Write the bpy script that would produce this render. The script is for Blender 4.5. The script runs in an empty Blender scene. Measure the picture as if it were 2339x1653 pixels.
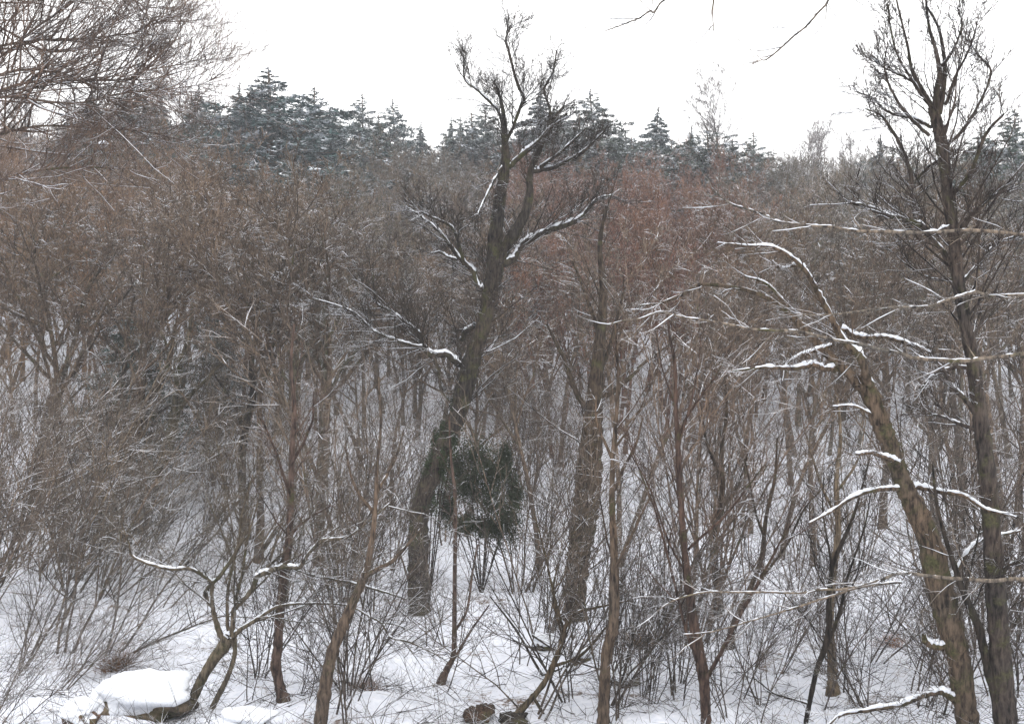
import bpy, math, random
import numpy as np
random.seed(7)
RG = np.random.default_rng(11)
S = bpy.context.scene
COL = S.collection

# ------------------------------------------------------------------ camera, light
cam_d = bpy.data.cameras.new('camera'); cam = bpy.data.objects.new('camera', cam_d); COL.objects.link(cam)
cam_d.lens = 40; cam_d.sensor_width = 36; cam_d.clip_start = 0.05; cam_d.clip_end = 3000
cam.location = (0, 0, 0); cam.rotation_euler = (math.radians(90), 0, 0)
S.camera = cam
W = bpy.data.worlds.new('World'); S.world = W; W.use_nodes = True
wn, wl = W.node_tree.nodes, W.node_tree.links
wn.clear()
wo = wn.new('ShaderNodeOutputWorld'); bg = wn.new('ShaderNodeBackground'); bg.inputs[1].default_value = 0.12
sky = wn.new('ShaderNodeTexSky'); sky.sky_type = 'NISHITA'; sky.sun_disc = False
sky.sun_elevation = math.radians(48); sky.sun_rotation = math.radians(200)
hs = wn.new('ShaderNodeHueSaturation'); hs.inputs['Saturation'].default_value = 0.3
mx = wn.new('ShaderNodeMix'); mx.data_type = 'RGBA'; mx.inputs[0].default_value = 0.9
mx.inputs[7].default_value = (9.55, 9.5, 9.5, 1)
wl.new(sky.outputs[0], hs.inputs['Color']); wl.new(hs.outputs[0], mx.inputs[6])
wl.new(mx.outputs[2], bg.inputs[0]); wl.new(bg.outputs[0], wo.inputs[0])
sd = bpy.data.lights.new('sun', 'SUN'); sun = bpy.data.objects.new('sun', sd); COL.objects.link(sun)
sd.energy = 0.6; sd.angle = math.radians(25); sd.color = (1, 0.98, 0.95)
sun.rotation_euler = (math.radians(42), 0, math.radians(200 - 180))
S.view_settings.view_transform = 'Standard'; S.view_settings.look = 'None'
S.view_settings.gamma = 1; S.view_settings.use_curve_mapping = False
S.view_settings.exposure = 1.0

FPX = 2339 * 40 / 36
def at(px, py, Y):
    return np.array([(px - 1169.5) / FPX * Y, Y, (826.5 - py) / FPX * Y])

# ------------------------------------------------------------------ materials
def mat(name):
    m = bpy.data.materials.new(name); m.use_nodes = True
    n, l = m.node_tree.nodes, m.node_tree.links
    b = n['Principled BSDF']
    return m, n, l, b
def noise(n, l, scale, detail=4, vec=None, rough=0.6):
    t = n.new('ShaderNodeTexNoise'); t.inputs['Scale'].default_value = scale
    t.inputs['Detail'].default_value = detail; t.inputs['Roughness'].default_value = rough
    if vec is not None: l.new(vec, t.inputs['Vector'])
    return t
def ramp(n, l, src, stops):
    r = n.new('ShaderNodeValToRGB'); e = r.color_ramp.elements
    while len(e) < len(stops): e.new(0.5)
    for k, (p, c) in enumerate(stops):
        e[k].position = p; e[k].color = (*c, 1) if len(c) == 3 else c
    l.new(src, r.inputs[0]); return r
def mixc(n, l, fac, a, b, mode='MIX'):
    m = n.new('ShaderNodeMix'); m.data_type = 'RGBA'; m.blend_type = mode
    for i, v in ((0, fac), (6, a), (7, b)):
        if hasattr(v, 'is_output') or hasattr(v, 'links'): l.new(v, m.inputs[i])
        elif i == 0: m.inputs[0].default_value = v
        else: m.inputs[i].default_value = (*v, 1)
    return m.outputs[2]
def mth(n, l, op, a, b=0.0):
    m = n.new('ShaderNodeMath'); m.operation = op
    for i, v in ((0, a), (1, b)):
        if hasattr(v, 'links'): l.new(v, m.inputs[i])
        else: m.inputs[i].default_value = v
    return m.outputs[0]

SNOWC = (0.80, 0.82, 0.87)
def bark_mat(name, moss=0.0, snow=None, scale=1.0, bump=0.9):
    """bark tinted by the object's own colour; moss patches; snow lying on upward faces"""
    m, n, l, b = mat(name)
    oi = n.new('ShaderNodeObjectInfo'); tc = n.new('ShaderNodeTexCoord'); ge = n.new('ShaderNodeNewGeometry')
    mp = n.new('ShaderNodeMapping'); mp.inputs['Scale'].default_value = (1, 1, 0.22)
    l.new(tc.outputs['Object'], mp.inputs[0])
    n1 = noise(n, l, 28 * scale, 5, mp.outputs[0])
    r1 = ramp(n, l, n1.outputs[0], [(0.36, (0.22, 0.22, 0.24)), (0.62, (1.6, 1.5, 1.4))])
    n3 = noise(n, l, 0.9, 3, tc.outputs['Object'])
    r3 = ramp(n, l, n3.outputs[0], [(0.35, (0.72, 0.77, 0.80)), (0.65, (1.20, 1.13, 1.04))])
    c = mixc(n, l, 1.0, oi.outputs['Color'], r1.outputs[0], 'MULTIPLY')
    c = mixc(n, l, 1.0, c, r3.outputs[0], 'MULTIPLY')
    if moss > 0:
        n2 = noise(n, l, 3.2, 5, tc.outputs['Object'], 0.7)
        r2 = ramp(n, l, n2.outputs[0], [(0.60 - moss * 0.3, (0, 0, 0)), (0.70 - moss * 0.2, (1, 1, 1))])
        n4 = noise(n, l, 40, 2, tc.outputs['Object'])
        r4 = ramp(n, l, n4.outputs[0], [(0.3, (0.028, 0.030, 0.014)), (0.7, (0.085, 0.080, 0.038))])
        c = mixc(n, l, r2.outputs[0], c, r4.outputs[0])
    if snow:
        sx = n.new('ShaderNodeSeparateXYZ'); l.new(ge.outputs['Normal'], sx.inputs[0])
        ns = noise(n, l, 1.6, 3, tc.outputs['Object'])
        v = mth(n, l, 'ADD', sx.outputs[2], mth(n, l, 'MULTIPLY', mth(n, l, 'SUBTRACT', ns.outputs[0], 0.5), 2.2))
        rs = ramp(n, l, v, [(snow, (0, 0, 0)), (min(snow + 0.18, 1), (1, 1, 1))])
        c = mixc(n, l, rs.outputs[0], c, SNOWC)
    l.new(c, b.inputs['Base Color']); b.inputs['Roughness'].default_value = 0.9
    b.inputs['Specular IOR Level'].default_value = 0.15
    if bump:
        bp = n.new('ShaderNodeBump'); bp.inputs['Strength'].default_value = bump; bp.inputs['Distance'].default_value = 0.02
        l.new(n1.outputs[0], bp.inputs['Height']); l.new(bp.outputs[0], b.inputs['Normal'])
    return m
M = {}
M['bark'] = bark_mat('bark', moss=0.25)
M['mossy_bark'] = bark_mat('mossy_bark', moss=0.28)
M['plain_bark'] = bark_mat('plain_bark', moss=0.12)
M['twig'] = bark_mat('twig_bark', snow=0.77, scale=0.3, bump=0)
M['twig_snow'] = bark_mat('snow_dusted_twigs', snow=0.79, scale=0.3, bump=0)

def snow_mat():
    m, n, l, b = mat('snow_on_wood')
    tc = n.new('ShaderNodeTexCoord'); nn = noise(n, l, 30, 4, tc.outputs['Object'])
    r = ramp(n, l, nn.outputs[0], [(0.3, (0.52, 0.55, 0.60)), (0.7, (0.76, 0.77, 0.80))])
    l.new(r.outputs[0], b.inputs['Base Color']); b.inputs['Roughness'].default_value = 0.7
    bp = n.new('ShaderNodeBump'); bp.inputs['Strength'].default_value = 0.4; bp.inputs['Distance'].default_value = 0.01
    l.new(nn.outputs[0], bp.inputs['Height']); l.new(bp.outputs[0], b.inputs['Normal'])
    return m
M['snow'] = snow_mat()

def ground_mat():
    m, n, l, b = mat('snowy_ground')
    tc = n.new('ShaderNodeTexCoord'); P = tc.outputs['Object']
    a = noise(n, l, 0.8, 6, P, 0.65); f = noise(n, l, 9, 6, P, 0.7); g = noise(n, l, 60, 3, P, 0.7)
    base = ramp(n, l, f.outputs[0], [(0.3, (0.58, 0.61, 0.69)), (0.7, (0.80, 0.81, 0.86))]).outputs[0]
    lit = ramp(n, l, g.outputs[0], [(0.3, (0.05, 0.035, 0.025)), (0.7, (0.20, 0.14, 0.10))]).outputs[0]
    s = mth(n, l, 'ADD', mth(n, l, 'MULTIPLY', a.outputs[0], 0.6), mth(n, l, 'MULTIPLY', f.outputs[0], 0.4))
    # leaf litter and brush showing through thins with the trees: more of it up the wooded slope
    sx = n.new('ShaderNodeSeparateXYZ'); l.new(P, sx.inputs[0])
    mr = n.new('ShaderNodeMapRange'); mr.inputs[1].default_value = 60; mr.inputs[2].default_value = 110
    mr.inputs[3].default_value = 0.0; mr.inputs[4].default_value = 0.24; l.new(sx.outputs[1], mr.inputs[0])
    s = mth(n, l, 'ADD', s, mr.outputs[0])
    fac = ramp(n, l, s, [(0.565, (0, 0, 0)), (0.63, (1, 1, 1))]).outputs[0]
    l.new(mixc(n, l, fac, base, lit), b.inputs['Base Color'])
    b.inputs['Roughness'].default_value = 0.8; b.inputs['Specular IOR Level'].default_value = 0.2
    h = mth(n, l, 'ADD', f.outputs[0], mth(n, l, 'MULTIPLY', g.outputs[0], 0.25))
    bp = n.new('ShaderNodeBump'); bp.inputs['Strength'].default_value = 0.7; bp.inputs['Distance'].default_value = 0.08
    l.new(h, bp.inputs['Height']); l.new(bp.outputs[0], b.inputs['Normal'])
    return m
M['ground'] = ground_mat()

def needle_mat(name, c0, c1, snow):
    m, n, l, b = mat(name)
    oi = n.new('ShaderNodeObjectInfo'); tc = n.new('ShaderNodeTexCoord'); ge = n.new('ShaderNodeNewGeometry')
    a = noise(n, l, 1.1, 4, tc.outputs['Object'], 0.7)
    c = ramp(n, l, a.outputs[0], [(0.3, c0), (0.7, c1)]).outputs[0]
    c = mixc(n, l, 1.0, c, oi.outputs['Color'], 'MULTIPLY')
    s = noise(n, l, 2.2, 4, tc.outputs['Object'], 0.75)
    sx = n.new('ShaderNodeSeparateXYZ'); l.new(ge.outputs['Normal'], sx.inputs[0])
    v = mth(n, l, 'ADD', mth(n, l, 'MULTIPLY', mth(n, l, 'ABSOLUTE', sx.outputs[2]), 0.25), s.outputs[0])
    rs = ramp(n, l, v, [(snow, (0, 0, 0)), (snow + 0.07, (1, 1, 1))]).outputs[0]
    l.new(mixc(n, l, rs, c, (0.66, 0.69, 0.74)), b.inputs['Base Color']); b.inputs['Roughness'].default_value = 0.75
    b.inputs['Specular IOR Level'].default_value = 0.2
    return m
M['needles'] = needle_mat('conifer_needles', (0.028, 0.045, 0.040), (0.075, 0.098, 0.086), 0.735)
M['evergreen'] = needle_mat('evergreen_leaves', (0.012, 0.020, 0.010), (0.055, 0.065, 0.040), 0.80)
M['dry_leaf'] = needle_mat('dry_leaves', (0.13, 0.06, 0.03), (0.30, 0.15, 0.075), 0.98)
M['rock'] = bark_mat('rock', moss=0.25, scale=0.3)

# ------------------------------------------------------------------ terrain
PK = np.array([[-400, 6], [-60, 1], [-10, -1.5], [0, -1.75], [4, -2.35], [8, -3.35], [14, -4.75], [20, -5.3], [26, -5.85],
               [32, -6.0], [38, -5.4], [46, -3.4], [60, 0.3], [75, 4.5], [92, 8.8], [115, 13.2], [140, 16.2], [165, 17.0],
               [220, 15], [420, 0], [900, -30]], float)
_ys = np.linspace(-400, 900, 2601); _zs = np.interp(_ys, PK[:, 0], PK[:, 1])
_k = np.hanning(17); _k /= _k.sum(); _zs = np.convolve(np.pad(_zs, 8, mode='edge'), _k, 'valid')
_w = [(RG.uniform(0.08, 0.5), RG.uniform(0, 6.28), RG.uniform(0, 6.28)) for _ in range(14)]
def ground(x, y):
    x = np.asarray(x, float); y = np.asarray(y, float)
    z = np.interp(y, _ys, _zs)
    z = z + np.clip((y - 45) / 80, 0, 1) * (-0.05) * np.clip(x, -80, 80)          # ridge a little higher at the left
    z = z + np.clip((y - 3) / 30, 0, 1) * 0.02 * np.abs(np.clip(x, -60, 60))
    for f, a, p in _w:
        z = z + 0.05 / f * 0.35 * np.sin(f * (x * math.cos(a) + y * math.sin(a)) + p)
    for f, a, p in _w[7:]:
        z = z + 0.022 * np.sin(14 * f * (x * math.cos(a * 3) + y * math.sin(a * 3)) + p + 1.5 * np.sin(3 * f * x + p))
    for f, a, p in _w[:7]:
        z = z + 0.05 * np.sin(5.3 * f * (x * math.cos(a * 2) + y * math.sin(a * 2)) + p)
    return z
def ray_ground(px, py):
    sx, sz = (px - 1169.5) / FPX, (826.5 - py) / FPX
    Y = np.linspace(5, 120, 4000)
    d = ground(sx * Y, Y) - sz * Y
    i = np.argmax(d > 0)
    return float(Y[i])

# ------------------------------------------------------------------ mesh helpers
def norm(v): return v / np.maximum(np.linalg.norm(v, axis=-1, keepdims=True), 1e-9)
def tubes(P, R, s):
    """P (N,K,3), R (N,K) -> verts, quads"""
    N, K = R.shape
    T = np.empty_like(P); T[:, 1:-1] = P[:, 2:] - P[:, :-2]; T[:, 0] = P[:, 1] - P[:, 0]; T[:, -1] = P[:, -1] - P[:, -2]
    T = norm(T)
    m = norm(P[:, -1] - P[:, 0])
    ref = np.where(np.abs(m[:, 2:3]) > 0.75, np.array([[0.3, 1, 0]]), np.array([[0.1, 0.2, 1.0]]))[:, None, :]
    U = norm(np.cross(T, np.broadcast_to(ref, T.shape))); V = np.cross(T, U)
    a = np.arange(s) * 2 * math.pi / s
    ring = P[:, :, None] + R[:, :, None, None] * (U[:, :, None] * np.cos(a)[:, None] + V[:, :, None] * np.sin(a)[:, None])
    verts = ring.reshape(-1, 3)
    i = np.arange(N)[:, None, None]; k = np.arange(K - 1)[None, :, None]; j = np.arange(s)[None, None, :]; j2 = (j + 1) % s
    b0 = (i * K + k) * s; b1 = b0 + s
    q = np.stack([b0 + j, b1 + j, b1 + j2, b0 + j2], -1).reshape(-1, 4)
    return verts, q
def build_mesh(name, chunks, mats, smooth=True):
    """chunks: list of (verts, quads or tris, material index)"""
    me = bpy.data.meshes.new(name)
    V = []; loops = []; starts = []; mi = []; off = 0; ls = 0
    for v, f, m in chunks:
        if len(f) == 0: continue
        V.append(v); loops.append((f + off).ravel()); n = f.shape[1]
        starts.append(ls + np.arange(len(f)) * n); ls += f.size; off += len(v); mi.append(np.full(len(f), m))
    V = np.concatenate(V); L = np.concatenate(loops); st = np.concatenate(starts); mi = np.concatenate(mi)
    me.vertices.add(len(V)); me.vertices.foreach_set('co', V.astype('f').ravel())
    me.loops.add(len(L)); me.loops.foreach_set('vertex_index', L.astype('i'))
    me.polygons.add(len(st)); me.polygons.foreach_set('loop_start', st.astype('i'))
    me.polygons.foreach_set('material_index', mi.astype('i'))
    if smooth: me.polygons.foreach_set('use_smooth', np.ones(len(st), bool))
    for m in mats: me.materials.append(m)
    me.update(calc_edges=True)
    return me
def link(name, data, parent=None, color=None):
    o = bpy.data.objects.new(name, data); COL.objects.link(o)
    if parent: o.parent = parent
    if color is not None: o.color = (*color, 1)
    return o
def tag(o, label=None, cat=None, group=None, kind=None):
    for k, v in (('label', label), ('category', cat), ('group', group), ('kind', kind)):
        if v: o[k] = v
    return o
def children_into(P, R, n, t0, t1, ang, lf, rf, K, wig, up, rmin=0.0, twist=None, lmin=0.0):
    """n branches from every path of P"""
    N, Kp = R.shape
    plen = np.linalg.norm(np.diff(P, axis=1), axis=2).sum(1)
    t = (np.arange(n)[None, :] + RG.random((N, n))) / n * (t1 - t0) + t0
    f = np.clip(t * (Kp - 1), 0, Kp - 1.001); i = f.astype(int); w = (f - i)[..., None]
    ii = np.arange(N)[:, None]
    pos = P[ii, i] * (1 - w) + P[ii, i + 1] * w
    tan = norm(P[ii, i + 1] - P[ii, i])
    pr = R[ii, i] * (1 - w[..., 0]) + R[ii, i + 1] * w[..., 0]
    rnd = norm(RG.normal(size=(N, n, 3)))
    perp = norm(rnd - (rnd * tan).sum(-1, keepdims=True) * tan)
    A = np.radians(RG.uniform(ang[0], ang[1], (N, n)))[..., None]
    d = norm(tan * np.cos(A) + perp * np.sin(A) + np.array([0, 0, up]) * 0.6)
    L = plen[:, None] * lf * (1.15 - 0.6 * t) * RG.uniform(0.6, 1.25, (N, n))
    L = np.maximum(L, lmin)
    r0 = np.minimum(pr * 0.85, L * rf * RG.uniform(0.7, 1.2, (N, n))); r0 = np.maximum(r0, rmin)
    pos = pos.reshape(-1, 3); d = d.reshape(-1, 3); L = L.ravel(); r0 = r0.ravel()
    return grow(pos, d, L, r0, K, wig, up, rmin)
def grow(pos, d, L, r0, K, wig, up, rmin=0.0, tip=0.25):
    n = len(pos); P = np.empty((n, K, 3)); P[:, 0] = pos
    st = (L / (K - 1))[:, None]
    for k in range(1, K):
        d = norm(d + RG.normal(size=(n, 3)) * wig + np.array([0, 0, up * 0.35]))
        P[:, k] = P[:, k - 1] + d * st
    tt = np.linspace(0, 1, K)[None, :]
    R = np.maximum(r0[:, None] * (1 - (1 - tip) * tt), rmin * (1 - 0.4 * tt))
    return P, R
def snow_tubes(P, R, s=5, cover=0.7, thick=1.0, minh=0.4, gap=0.35):
    """ridge of snow lying along the upper side of each path"""
    T = np.empty_like(P); T[:, 1:-1] = P[:, 2:] - P[:, :-2]; T[:, 0] = P[:, 1] - P[:, 0]; T[:, -1] = P[:, -1] - P[:, -2]
    T = norm(T)
    Z = np.array([0, 0, 1.0]); n = Z - T[..., 2:3] * T; h = np.sqrt(np.maximum(1 - T[..., 2] ** 2, 0))
    n = norm(n)
    amt = np.clip((h - minh) / (0.9 - minh), 0, 1)
    g = RG.random(R.shape); g = (g + np.roll(g, 1, axis=1) + np.roll(g, 2, axis=1)) / 3 * 1.25 - 0.12
    amt = amt * np.clip((g - gap) * 3, 0, 1)
    w = (R * cover * 0.82 + 0.002) * amt
    w = w * RG.uniform(0.6, 1.35, w.shape)
    C = P + n * (R * 0.62 + 0.002)[..., None] * np.minimum(1, amt * 3)[..., None]
    C = C + n * (w * 0.25 * thick)[..., None]
    return tubes(C, np.maximum(w, 1e-4), s)

def spline(pts, n):
    """Catmull-Rom through rows of pts (M,D), n samples"""
    p = np.asarray(pts, float)
    p = np.vstack([2 * p[0] - p[1], p, 2 * p[-1] - p[-2]])
    M_ = len(p) - 3; out = []
    for u in np.linspace(0, M_ - 1e-6, n):
        i = int(u); t = u - i; a, b, c, d = p[i:i + 4]
        out.append(0.5 * (2 * b + (c - a) * t + (2 * a - 5 * b + 4 * c - d) * t * t + (3 * b - a - 3 * c + d) * t ** 3))
    return np.array(out)
def trace(pts, Y, dY=0.0, n=None, jit=0.0):
    """[(px,py,width px)...] at distance Y (running to Y+dY) -> one path in the world"""
    q = []
    for k, (x, y, w) in enumerate(pts):
        yy = Y + dY * k / max(1, len(pts) - 1)
        q.append([*at(x, y, yy), w / 2 / FPX * yy])
    n = n or max(len(pts) * 7, int(sum(math.hypot(b[0] - a[0], b[1] - a[1]) for a, b in zip(pts, pts[1:])) / 9))
    s = spline(q, n)
    P = s[None, :, :3]; R = np.maximum(s[None, :, 3], 0.0025)
    if jit:
        j = RG.normal(size=P.shape) * jit * R[..., None]
        kn = np.linspace(0, P.shape[1] - 1, max(4, P.shape[1] // 7)); a = np.arange(P.shape[1])
        for c in range(3):
            j[0, :, c] += np.interp(a, kn, RG.normal(size=len(kn))) * (0.40 * R[0] + 0.0006 * Y)
        j[:, 0] = 0; P = P + j
    R = R * (1 + RG.normal(size=R.shape) * 0.05)
    return P, R

# ------------------------------------------------------------------ generic bare trees
def tree_paths(H, lean=0.05, r=0.13, nl=16, spread=(28, 60), up=0.10, dens=1.0, t0=0.28, wig=0.07, rmin=0.0045, upright=0.0):
    d0 = norm(np.array([[RG.normal() * lean, RG.normal() * lean, 1.0]]))
    P0, R0 = grow(np.zeros((1, 3)) - np.array([[0, 0, 0.4]]), d0, np.array([H]), np.array([r]), 14, wig * 0.7, 0.05, tip=0.12)
    R0[:, 0] *= 1.5; R0[:, 1] *= 1.12
    P1, R1 = children_into(P0, R0, nl, t0, 0.97, spread, 0.42, 0.020, 8, wig * 1.4, up + upright)
    P2, R2 = children_into(P1, R1, int(7 * dens), 0.15, 1, (25, 60), 0.45, 0.014, 5, 0.16, up + upright, rmin * 1.3)
    P3, R3 = children_into(P2, R2, int(6 * dens), 0.15, 1, (20, 60), 0.5, 0.012, 4, 0.2, up, rmin * 1.1)
    P4, R4 = children_into(P3, R3, 3, 0.15, 1, (20, 55), 0.6, 0.01, 2, 0.2, up, rmin)
    return (P0, R0), (P1, R1), (P2, R2), (P3, R3), (P4, R4)
def tree_meshes(name, lv, twig='twig_snow', bark='plain_bark'):
    (P0, R0), (P1, R1) = lv[:2]
    tr = build_mesh(name + '_trunk', [(*tubes(P0, R0, 8), 0), (*tubes(P1, R1, 5), 0)], [M[bark]])
    ch = [(*tubes(P, R, 3), 0) for P, R in lv[2:]]
    cr = build_mesh(name + '_crown', ch, [M[twig]], smooth=False)
    return tr, cr
VAR = []
for k in range(9):
    kw = dict(lean=0.06 + 0.05 * (k % 3), spread=((25, 50), (35, 70), (20, 42))[k % 3], nl=(16, 18, 20)[k % 3],
              upright=(0.05, 0.0, 0.12)[k % 3], t0=(0.34, 0.24, 0.46)[(k // 3) % 3])
    VAR.append(tree_meshes('bare_tree_%s' % k, tree_paths(10, r=0.085 + 0.02 * (k % 4), rmin=0.0095, **kw)))
def bare_tree(x, y, k, h, rot, tint, label, group=None, tilt=(0, 0), name='bare_tree', cat='tree'):
    e = link(name, None); e.location = (x, y, float(ground(x, y)))
    e.rotation_euler = (tilt[0], tilt[1], rot); e.scale = (h / 10,) * 3
    tag(e, label, cat, group)
    a = link('trunk', VAR[k][0], e, [c * 0.9 for c in tint]); b = link('crown', VAR[k][1], e, tint)
    return e

# shrubs / saplings: many thin stems from one root
SH = []
for k in range(8):
    H = 4.0; n = (3, 6, 2, 9, 1, 4, 2, 5)[k]
    az = RG.uniform(0, 6.28, n); ti = RG.uniform(0.03, 0.5 if k % 2 else 0.25, n)
    d = np.stack([np.sin(ti) * np.cos(az), np.sin(ti) * np.sin(az), np.cos(ti)], -1)
    pos = np.stack([np.cos(az) * 0.08, np.sin(az) * 0.08, np.full(n, -0.15)], -1)
    P0, R0 = grow(pos, d, RG.uniform(0.5, 1.0, n) * H, RG.uniform(0.010, 0.022, n), 9, 0.09, 0.05)
    P1, R1 = children_into(P0, R0, 12, 0.18, 1, (22, 58), 0.40, 0.010, 6, 0.12, 0.12, 0.0046)
    P2, R2 = children_into(P1, R1, 5, 0.15, 1, (22, 58), 0.5, 0.008, 4, 0.16, 0.08, 0.0036)
    P3, R3 = children_into(P2, R2, 1, 0.2, 1, (18, 50), 0.6, 0.008, 3, 0.16, 0.1, 0.0030)
    st = build_mesh('shrub_stems_%d' % k, [(*tubes(P0, R0, 5), 0)], [M['plain_bark']])
    tw = build_mesh('shrub_twigs_%d' % k, [(*tubes(P1, R1, 3), 0), (*tubes(P2, R2, 3), 0), (*tubes(P3, R3, 3), 0)], [M['twig']], smooth=False)
    SH.append((st, tw))
def shrub(x, y, k, h, rot, tint, label, group=None, tilt=(0, 0), name='bare_shrub'):
    e = link(name, None); e.location = (x, y, float(ground(x, y))); e.rotation_euler = (tilt[0], tilt[1], 0)
    e.scale = (h / 4,) * 3
    tag(e, label, 'shrub', group)
    for nm, me in (('stems', SH[k][0]), ('twigs', SH[k][1])):
        c = link(nm, me, e, tint); c.rotation_euler = (0, 0, rot)
    return e

# ------------------------------------------------------------------ the setting
def terrain():
    def axis(lo, hi, near, far, mid):
        v = [mid]; s = near
        while v[-1] < hi: s = min(far, s * 1.035 if v[-1] > mid + 12 else s); v.append(v[-1] + s)
        u = [mid]; s = near
        while u[-1] > lo: s = min(far, s * 1.035 if u[-1] < mid - 8 else s); u.append(u[-1] - s)
        return np.array(u[::-1][:-1] + v)
    X = axis(-330, 330, 0.16, 14, 0); Yv = axis(-120, 420, 0.16, 14, 15)
    gx, gy = np.meshgrid(X, Yv); z = ground(gx, gy)
    near = (gy < 60) & (gy > 4)
    z = z + RG.normal(size=z.shape) * 0.012 * near
    V = np.stack([gx, gy, z], -1).reshape(-1, 3)
    nx = len(X); i, j = np.meshgrid(np.arange(nx - 1), np.arange(len(Yv) - 1)); b = (j * nx + i).ravel()
    q = np.stack([b, b + 1, b + nx + 1, b + nx], -1)
    o = link('ground', build_mesh('ground', [(V, q, 0)], [M['ground']])); o['kind'] = 'structure'
terrain()

# ------------------------------------------------------------------ traced trees
GREY = (0.135, 0.118, 0.108); BROWN = (0.078, 0.062, 0.049); DARK = (0.040, 0.035, 0.031); RED = (0.115, 0.085, 0.075)
def traced_tree(name, label, base, trunks, limbs, Y=None, tint=GREY, bark='bark', tw=(9, 6, 3), tl=0.32, cat='tree', snow=0.8,
                rmin=0.0028, up=0.06, group=None, wigs=0.12, minlen=0.5, snowgap=0.35, tang=(22, 60), sides=10):
    """trunks / limbs: lists of dicts or point lists traced in the photograph, at the distance of the base on the ground"""
    if Y is None: Y = ray_ground(*base)
    e = link(name, None)
    bp = at(base[0], base[1], Y); bz = float(ground(bp[0], bp[1]))
    e.location = (bp[0], bp[1], bz); off = np.array([bp[0], bp[1], bz])
    tag(e, label, cat, group)
    tch = []; sn = []; allp = []
    for pts in trunks:
        P, R = trace(pts, Y, pts_dy.get(id(pts), 0), jit=0.0); P = P - off
        if P[0, 0, 2] > -0.4 and abs(pts[0][0] - base[0]) < 30 and abs(pts[0][1] - base[1]) < 60:   # root flare goes into the ground
            P[0, 0, 2] = min(P[0, 0, 2], -0.35); R[0, 0] *= 1.35
        R = R * (1 + RG.normal(size=R.shape) * 0.02)
        tv, tq = tubes(P, R, sides); cc = np.repeat(P[0], sides, axis=0); tv = cc + (tv - cc) * (1 + RG.normal(size=(len(tv), 1)) * 0.028)
        tch.append((tv, tq, 0)); allp.append((P, R, 2))
        if snow: sn.append((*snow_tubes(P, R, 6, cover=0.35, minh=0.12, gap=0.3), 0))
    link('trunk', build_mesh(name + '_trunk', tch, [M[bark]]), e, tint)
    for k, L in enumerate(limbs):
        dy = RG.uniform(-0.10, 0.10) * Y * 0.5
        P, R = trace(L, Y, dy, jit=0.10); P = P - off
        link('branch', build_mesh(name + '_branch', [(*tubes(P, R, 7), 0)], [M[bark]]), e, tint)
        if snow: sn.append((*snow_tubes(P, R, 6, cover=snow, minh=0.2, gap=snowgap), 0))
        allp.append((P, R, 1))
    ch = []
    for P, R, kind in allp:
        ln = np.linalg.norm(np.diff(P[0], axis=0), axis=1).sum()
        n = max(3, int(tw[0] * max(ln, 0.8) / 2.2))
        if kind == 2: n = max(3, int(n * 0.38))
        t0 = 0.45 if kind == 2 else 0.12
        lf = tl if kind == 1 else tl * 0.55
        P1, R1 = children_into(P, R, n, t0, 1, tang, lf, 0.010, 6, wigs, up, rmin * 1.2, lmin=0.35)
        P2, R2 = children_into(P1, R1, tw[1], 0.15, 1, (22, 60), 0.42, 0.009, 4, wigs, up, rmin)
        P3, R3 = children_into(P2, R2, tw[2], 0.15, 1, (22, 60), 0.5, 0.009, 3, 0.15, up, rmin * 0.85)
        ch += [(*tubes(P1, R1, 4), 0), (*tubes(P2, R2, 3), 0), (*tubes(P3, R3, 3), 0)]
        if snow: sn.append((*snow_tubes(P1, R1, 4, cover=0.8, minh=0.45, gap=0.45), 0))
    link('twigs', build_mesh(name + '_twigs', ch, [M['twig']], smooth=False), e, tint)
    if sn: link('snow_cover', build_mesh(name + '_snow', sn, [M['snow']]), e)
    return e
pts_dy = {}

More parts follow.
